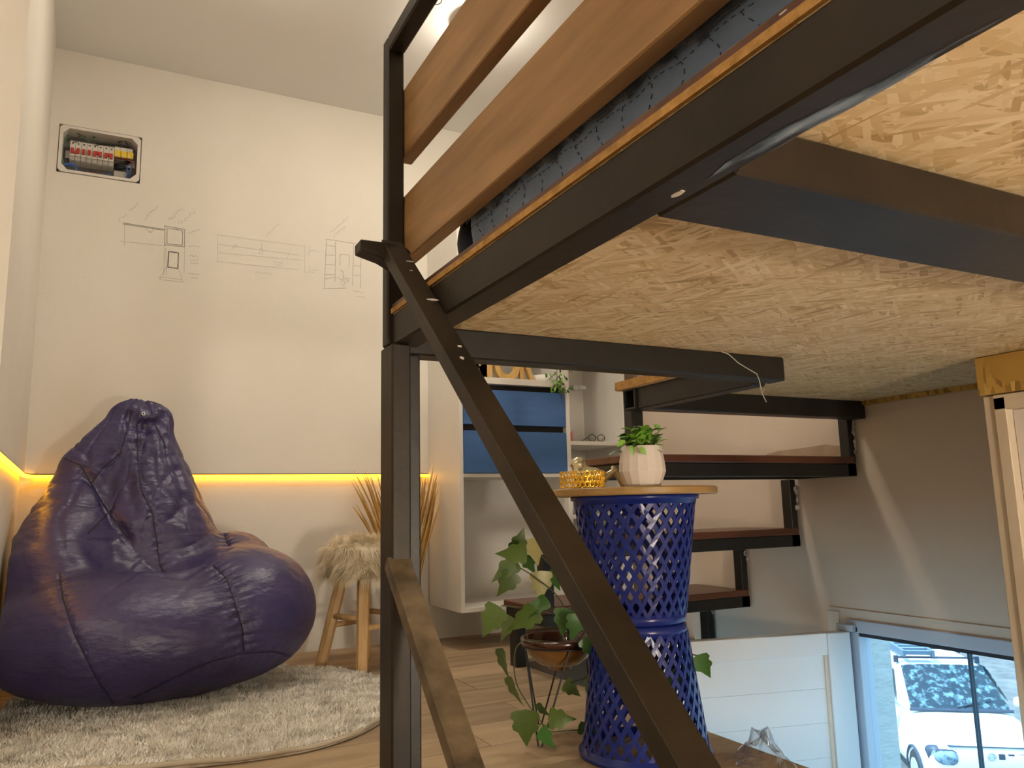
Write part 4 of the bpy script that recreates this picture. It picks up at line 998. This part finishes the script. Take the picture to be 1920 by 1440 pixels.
# ------------------------------------------------------------------ ivy in a brown bowl on a wire stand
IC = np.array([1.050, 1.828]); ZI = 0.232
ws = thing('plant_stand', (IC[0], IC[1], 0), 'black wire hairpin stand holding the brown bowl', 'plant stand')
M['wire'] = mat('black_wire', (0.012, 0.011, 0.011), rough=0.45)
fts = [np.array([0.949, 1.760]), np.array([1.045, 1.935]), np.array([1.125, 1.790])]
ang = [math.atan2(*(f_-IC)[::-1]) for f_ in fts]
tops_ = []
for f_, a in zip(fts, ang):
    A_, B_ = [np.array([IC[0]+0.094*math.cos(a+s), IC[1]+0.094*math.sin(a+s), ZI-0.013]) for s in (-0.72, 0.72)]
    c = np.array([f_[0], f_[1], 0.0024]); e = (B_-A_)*0.04
    MB().tube([A_, c-e, c+e, B_], 0.0023, 6).build('hairpin_leg', M['wire'], ws); tops_ += [A_, B_]
MB().tube([(IC[0]+0.095*math.cos(a), IC[1]+0.095*math.sin(a), ZI-0.012) for a in np.linspace(0, 2*math.pi, 41)], 0.0023, 6).build('support_ring', M['wire'], ws, smooth=True)
bwl = thing('ivy_bowl', (IC[0], IC[1], ZI-0.075), 'trailing ivy growing in a shallow brown glazed bowl on the wire stand', 'plant')
M['bowl'] = mat('amber_brown_glaze', (0.15, 0.065, 0.012), (0.24, 0.115, 0.025), 9, 0.22, coat=0.4); M['bowlr'] = mat('dark_brown_glaze', (0.045, 0.012, 0.005), rough=0.2, coat=0.4)
MB().lathe([(0.0, -0.072), (0.028, -0.072), (0.029, -0.065), (0.052, -0.058), (0.071, -0.044), (0.084, -0.028), (0.091, -0.0105), (0.093, -0.008)], (IC[0], IC[1], ZI), 56).build('bowl', M['bowl'], bwl, smooth=True)
MB().lathe([(0.092, -0.010), (0.099, -0.008), (0.1005, 0.003), (0.098, 0.008), (0.094, 0.006), (0.089, -0.012), (0.076, -0.030), (0.0, -0.034)], (IC[0], IC[1], ZI), 56).build('bowl_rim', M['bowlr'], bwl, smooth=True)
ivy_out = [(0.0, 0.02), (0.02, 0.20), (-0.02+0.08, 0.36), (0.20, 0.40), (0.30, 0.30), (0.42, 0.36), (0.52, 0.33), (0.60, 0.20), (0.80, 0.10), (1.0, 0.0)]
IV = [leaf_mesh('leaf', ivy_out, M['ivy'], 0.22, 0.22), leaf_mesh('leaf', ivy_out, M['ivyp'], 0.30, 0.15), leaf_mesh('leaf', ivy_out, M['leafd'], 0.2, 0.3)]
def d3(px, py, dep): return CAM + ray(px, py)*dep
IL = [  # base px, tip px, depth, kind, roll
 (966,1030,984,993,1.93,0,0.3), (988,1033,930,1044,1.90,0,-0.5), (972,1055,917,1085,1.92,0,0.7), (962,1072,935,1122,1.92,0,-0.4), (1000,1008,1008,1062,1.95,1,0.2), (1012,1070,1016,1130,1.96,1,-0.3),
 (938,1138,900,1195,1.90,0,0.3), (1030,1128,975,1152,1.93,2,0.9), (1005,1140,955,1190,1.92,0,-0.6), (965,1160,932,1200,1.97,0,0.8), (1060,1140,1052,1195,1.93,2,0.1), (1035,1068,1045,1110,1.99,2,0.5), (1082,1150,1075,1205,1.90,2,-0.3),
 (942,1215,945,1278,1.93,0,1.15), (957,1268,972,1330,1.90,0,1.2), (985,1330,986,1408,1.86,0,0.1), (1028,1345,1080,1352,1.88,0,0.3), (1010,1370,1046,1400,1.86,2,-0.6), (1058,1280,1090,1305,1.96,0,-0.2), (1110,1270,1096,1298,1.97,0,0.4), (1085,1360,1125,1380,1.90,2,0.8), (1008,1318,1028,1350,1.93,2,1.0),
 (985,1040,1000,1078,1.96,2,0.4), (1308,1228,1333,1275,1.84,2,0.1), (1290,1245,1300,1285,1.85,2,0.7), (1265,1255,1262,1300,1.86,2,0.2), (1098,1195,1120,1240,1.9,2,0.0)]
for bx_, by_, tx, ty, dp, kd, rl in IL:
    b0, t0 = d3(bx_, by_, dp), d3(tx, ty, dp-0.015)
    b0[2] = max(b0[2], 0.012); t0[2] = max(t0[2], 0.008)
    orient(IV[kd], 'leaf', bwl, b0, t0, -ray(bx_, by_), rl)
def vine(pts, r=0.0016):
    P = closed_spline([d3(*p) for p in pts], 5)[:(len(pts)-1)*5+1]
    if len(P) > 5: P[-5:] = np.linspace(P[-6], d3(*pts[-1]), 6)[1:]; P[:5] = np.linspace(d3(*pts[0]), P[5], 6)[:-1]
    MB().tube([np.array([p[0], p[1], max(p[2], 0.004)]) for p in P], r, 5).build('vine', M['stem'], bwl, smooth=True)
vine([(1066,1200,2.0),(1062,1150,1.98),(1040,1112,1.96),(1000,1080,1.93),(972,1062,1.92),(960,1045,1.91)])
vine([(1060,1200,2.0),(1055,1160,1.96),(1010,1145,1.93),(965,1138,1.92),(940,1135,1.91)])
vine([(1045,1205,2.0),(990,1200,1.92),(968,1215,1.90),(964,1250,1.9),(970,1285,1.9),(990,1320,1.89),(1012,1350,1.88),(1035,1372,1.87),(1090,1368,1.89)])
vine([(1064,1200,2.0),(1075,1120,1.99),(1048,1075,1.97),(1022,1050,1.96),(1005,1025,1.95)])
vine([(1080,1205,2.0),(1100,1180,1.93),(1112,1230,1.93),(1100,1270,1.95),(1070,1280,1.95)])
vine([(1090,1205,2.0),(1150,1185,1.98),(1230,1200,1.92),(1290,1225,1.86),(1310,1230,1.85)])

# ------------------------------------------------------------------ clear plastic bag on the floor edge
pb = bpy.data.materials.new('clear_film'); pb.use_nodes = True
_N, _L = pb.node_tree.nodes, pb.node_tree.links; _N.clear()
_o = _N.new('ShaderNodeOutputMaterial'); _t = _N.new('ShaderNodeBsdfTransparent'); _g = _N.new('ShaderNodeBsdfGlossy'); _mx = _N.new('ShaderNodeMixShader')
_t.inputs[0].default_value = (0.93, 0.93, 0.93, 1); _g.inputs['Roughness'].default_value = 0.18; _f = _N.new('ShaderNodeLayerWeight'); _f.inputs[0].default_value = 0.35
_L.new(_f.outputs['Facing'], _mx.inputs[0]); _L.new(_t.outputs[0], _mx.inputs[1]); _L.new(_g.outputs[0], _mx.inputs[2]); _L.new(_mx.outputs[0], _o.inputs[0])
pc = np.array([1.312, 1.400, 0.0])
def crump(u, v):
    r = 0.056*(1 - 0.30*v)*(1 + 0.28*noise.noise((math.cos(u)*1.7, math.sin(u)*1.7, v*3)))
    h_ = 0.052*v**0.8*(1 + 1.3*noise.noise((math.cos(u)*0.9+5, math.sin(u)*0.9, v*1.2))) + 0.0015
    return (pc[0] + r*math.cos(u)*(1-v*0.6), pc[1] + r*1.3*math.sin(u)*(1-v*0.6), h_)
NU, NV = 48, 12; pbm = MB()
pbm.add([crump(2*math.pi*i/NU, j/NV) for j in range(NV+1) for i in range(NU)], [(j*NU+i, j*NU+(i+1) % NU, (j+1)*NU+(i+1) % NU, (j+1)*NU+i) for j in range(NV) for i in range(NU)] + [tuple(NV*NU+i for i in range(NU))])
tag(pbm.build('plastic_bag', pb, normals=False), 'crumpled clear plastic bag on the floor edge beside the baskets', 'plastic bag')

# ------------------------------------------------------------------ outside: street, pier, car with ladder
GZ = -3.455
gm_ = mat('pale_gravel_street', (0.10, 0.105, 0.11), (0.19, 0.195, 0.20), 3, 0.9, bump=0.4, bscale=12, detail=8)
struct(box('ground_street', (2.9, -20, GZ-0.2), (60, 60, GZ), gm_))
M['render'] = mat('rough_white_render', (0.40, 0.44, 0.45), (0.50, 0.54, 0.55), 12, 0.9, bump=0.6, bscale=30, stretch=(1, 1, 4))
PY = onX(1678, 1310, 2.80)[1]
tag(box('exterior_pier', (2.345, PY, GZ), (2.80, 3.2, 0.9), M['render']), 'rough white rendered pier outside the low window', 'pier')
CP = np.array([11.059, 7.757, GZ]); yaw = -2.236
cr_, sr_ = math.cos(yaw), math.sin(yaw)
car = thing('car', tuple(CP), 'white car with roof ladder parked in the street below the window', 'car')
car.rotation_euler = (0, 0, yaw)
ORG[car] = np.zeros(3)                               # parts of the car are drawn in its own axes: x forward
M['carp'] = mat('white_car_paint', (0.82, 0.82, 0.82), rough=0.25, coat=0.5)
M['cglass'] = mat('car_glass_painted_reflection', (0.004, 0.022, 0.045), (0.16, 0.30, 0.36), 10, 0.05, spec=0.5, detail=10, ramp=(0.50, 0.66))  # noise blotches paint reflected trees into the glass colour
M['tyre'] = mat('tyre_rubber', (0.02, 0.02, 0.02), rough=0.8); M['cblk'] = mat('dark_trim', (0.03, 0.05, 0.09), rough=0.5)
def loft(name, secs, m, n=20, parent=None, smooth=True):
    # secs: (x, half width bottom, half width top, z0, z1, power)
    vs_ = []
    for x, wb_, wt_, z0_, z1_, pw in secs:
        for k in range(n):
            a = 2*math.pi*(k+0.5)/n; c, s = math.cos(a), math.sin(a)
            uy = math.copysign(abs(c)**(2/pw), c); uz = math.copysign(abs(s)**(2/pw), s)
            t = (uz+1)/2; vs_.append((x, uy*(wb_+(wt_-wb_)*t), z0_+(z1_-z0_)*t))
    m_ = len(secs); fs_ = [(i*n+k, i*n+(k+1) % n, (i+1)*n+(k+1) % n, (i+1)*n+k) for i in range(m_-1) for k in range(n)] + [tuple(range(n)), tuple(range((m_-1)*n, m_*n))]
    return MB().add(vs_, fs_).build(name, m, parent or car, smooth=smooth)
loft('body', [(1.10, .66, .60, .30, .70, 4), (1.05, .74, .70, .24, .80, 4.5), (0.9, .79, .74, .20, .86, 5), (0.55, .81, .76, .20, .93, 5), (0.05, .82, .77, .20, 1.01, 5), (-0.8, .82, .78, .20, 1.03, 5), (-2.2, .82, .78, .20, 1.03, 5), (-2.6, .80, .76, .25, 1.0, 5), (-2.66, .70, .66, .32, .9, 4)], M['carp'], 28)
gh = loft('cabin', [(0.06, .70, .66, .95, 1.00, 6), (-0.25, .75, .66, .95, 1.20, 6), (-0.72, .76, .61, .95, 1.50, 6), (-0.95, .77, .60, .95, 1.545, 6), (-1.7, .77, .60, .95, 1.56, 6), (-2.45, .76, .60, .95, 1.53, 6), (-2.6, .72, .56, .95, 1.40, 5)], M['carp'], 28)
def slab(name, pts, n, th, m, parent=None):
    return MB().prism([np.array(p) for p in pts], np.array(n)*th).build(name, m, parent or car)
nW = _n([0.58, 0, 0.80])
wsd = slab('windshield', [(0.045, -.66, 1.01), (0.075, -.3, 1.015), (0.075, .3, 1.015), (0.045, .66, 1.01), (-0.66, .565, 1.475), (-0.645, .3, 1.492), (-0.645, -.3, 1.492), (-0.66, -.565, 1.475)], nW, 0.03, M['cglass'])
MB().tube([(0.09, -.68, 1.02), (0.12, 0, 1.03), (0.09, .68, 1.02)], 0.025, 6).build('cowl_trim', M['cblk'], wsd)
MB().tube([(0.10, -.1, 1.045), (-0.06, .45, 1.15)], 0.012, 5).build('wiper', M['cblk'], wsd)
for s in (-1, 1):
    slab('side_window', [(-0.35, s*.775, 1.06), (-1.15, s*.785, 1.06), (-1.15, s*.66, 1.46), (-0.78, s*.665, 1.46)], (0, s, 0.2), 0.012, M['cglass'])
    hl = loft('headlight', [(1.085, .10, .12, .57, .72, 3), (1.02, .17, .18, .54, .76, 3), (0.92, .20, .20, .54, .78, 3)], mat('headlight_glass', (0.30, 0.42, 0.50), (0.05, 0.12, 0.20), 11, 0.1, coat=0.6, ramp=(0.45, 0.6)), 18)
    hr = loft('headlight_trim', [(1.075, .13, .15, .545, .745, 3), (1.0, .20, .21, .52, .785, 3), (0.90, .22, .22, .52, .80, 3)], M['cblk'], 18)
    for v in hr.data.vertices: v.co.y += s*0.53; v.co.x -= 0.06*abs(v.co.y-s*.4); v.co.x += 0.012
    for v in hl.data.vertices: v.co.y += s*0.53; v.co.x -= 0.06*abs(v.co.y-s*.4); v.co.x += 0.035
    for x in (0.55, -1.9):
        wh = MB().tube([(x, s*0.60, 0.30), (x, s*0.80, 0.30)], 0.30, 28); wo = wh.build('wheel', M['tyre'], car, 0.02)
        MB().tube([(x, s*0.80, 0.30), (x, s*0.81, 0.30)], 0.19, 20).build('hub_cap', M['alu'], wo)
        ar = MB().tube([(x + 0.36*math.cos(a), s*0.80, 0.30 + 0.34*math.sin(a)) for a in np.linspace(0.0, math.pi, 17)], 0.018, 6); ar.build('wheel_arch', M['cblk'], car)
    mr = loft('mirror', [(0.0, .05, .05, 1.03, 1.10, 3), (-0.07, .11, .10, 1.0, 1.16, 3), (-0.13, .09, .09, 1.01, 1.15, 3)], M['carp'], 12)
    for v in mr.data.vertices: v.co.y += s*0.90; v.co.x -= 0.12
for k in range(4): box('grille_slot', (1.085-0.01*k, 0.085+k*0.115, 0.655), (1.108-0.01*k, 0.085+k*0.115+0.075, 0.725), M['cblk'], car, 0.004)
box('lower_grille', (1.07, -0.45, 0.36), (1.112, 0.45, 0.45), M['cblk'], car, 0.006)
box('hood_line', (1.0, -0.5, 0.792), (1.07, 0.5, 0.800), M['cblk'], car)
eb = MB().tube([(1.103, 0.045*math.cos(a), 0.690+0.045*math.sin(a)) for a in np.linspace(0, 2*math.pi, 17)], 0.012, 6).tube([(1.105, -0.05, 0.69), (1.105, 0.05, 0.69)], 0.010, 6)
eb.build('emblem', M['alu'], car)
rk = MB()
for x in (-0.85, -1.7):
    rk.tube([(x, -0.6, 1.575), (x, 0.6, 1.575)], 0.018, 6)
    for s in (-1, 1): rk.box((x-0.03, s*0.58-0.03, 1.50), (x+0.03, s*0.58+0.03, 1.60))
rk.build('roof_rack', M['cblk'], car)
M['ladm'] = mat('dull_ladder_metal', (0.12, 0.19, 0.27), rough=0.5, metal=0.3)
ldr = thing('ladder', (CP[0], CP[1], GZ+1.60), 'aluminium step ladder lying on the roof of the white car', 'ladder')
ldr.rotation_euler = (0, 0, yaw); ORG[ldr] = np.array([0, 0, 1.60])
for y in (-0.48, -0.06): box('side_rail', (-2.5, y-0.02, 1.600), (-0.72, y+0.02, 1.70), M['ladm'], ldr, 0.004)
for k in range(7): box('rung', (-2.40+k*0.26, -0.46, 1.63), (-2.30+k*0.26, -0.08, 1.69), M['ladm'], ldr, 0.004)
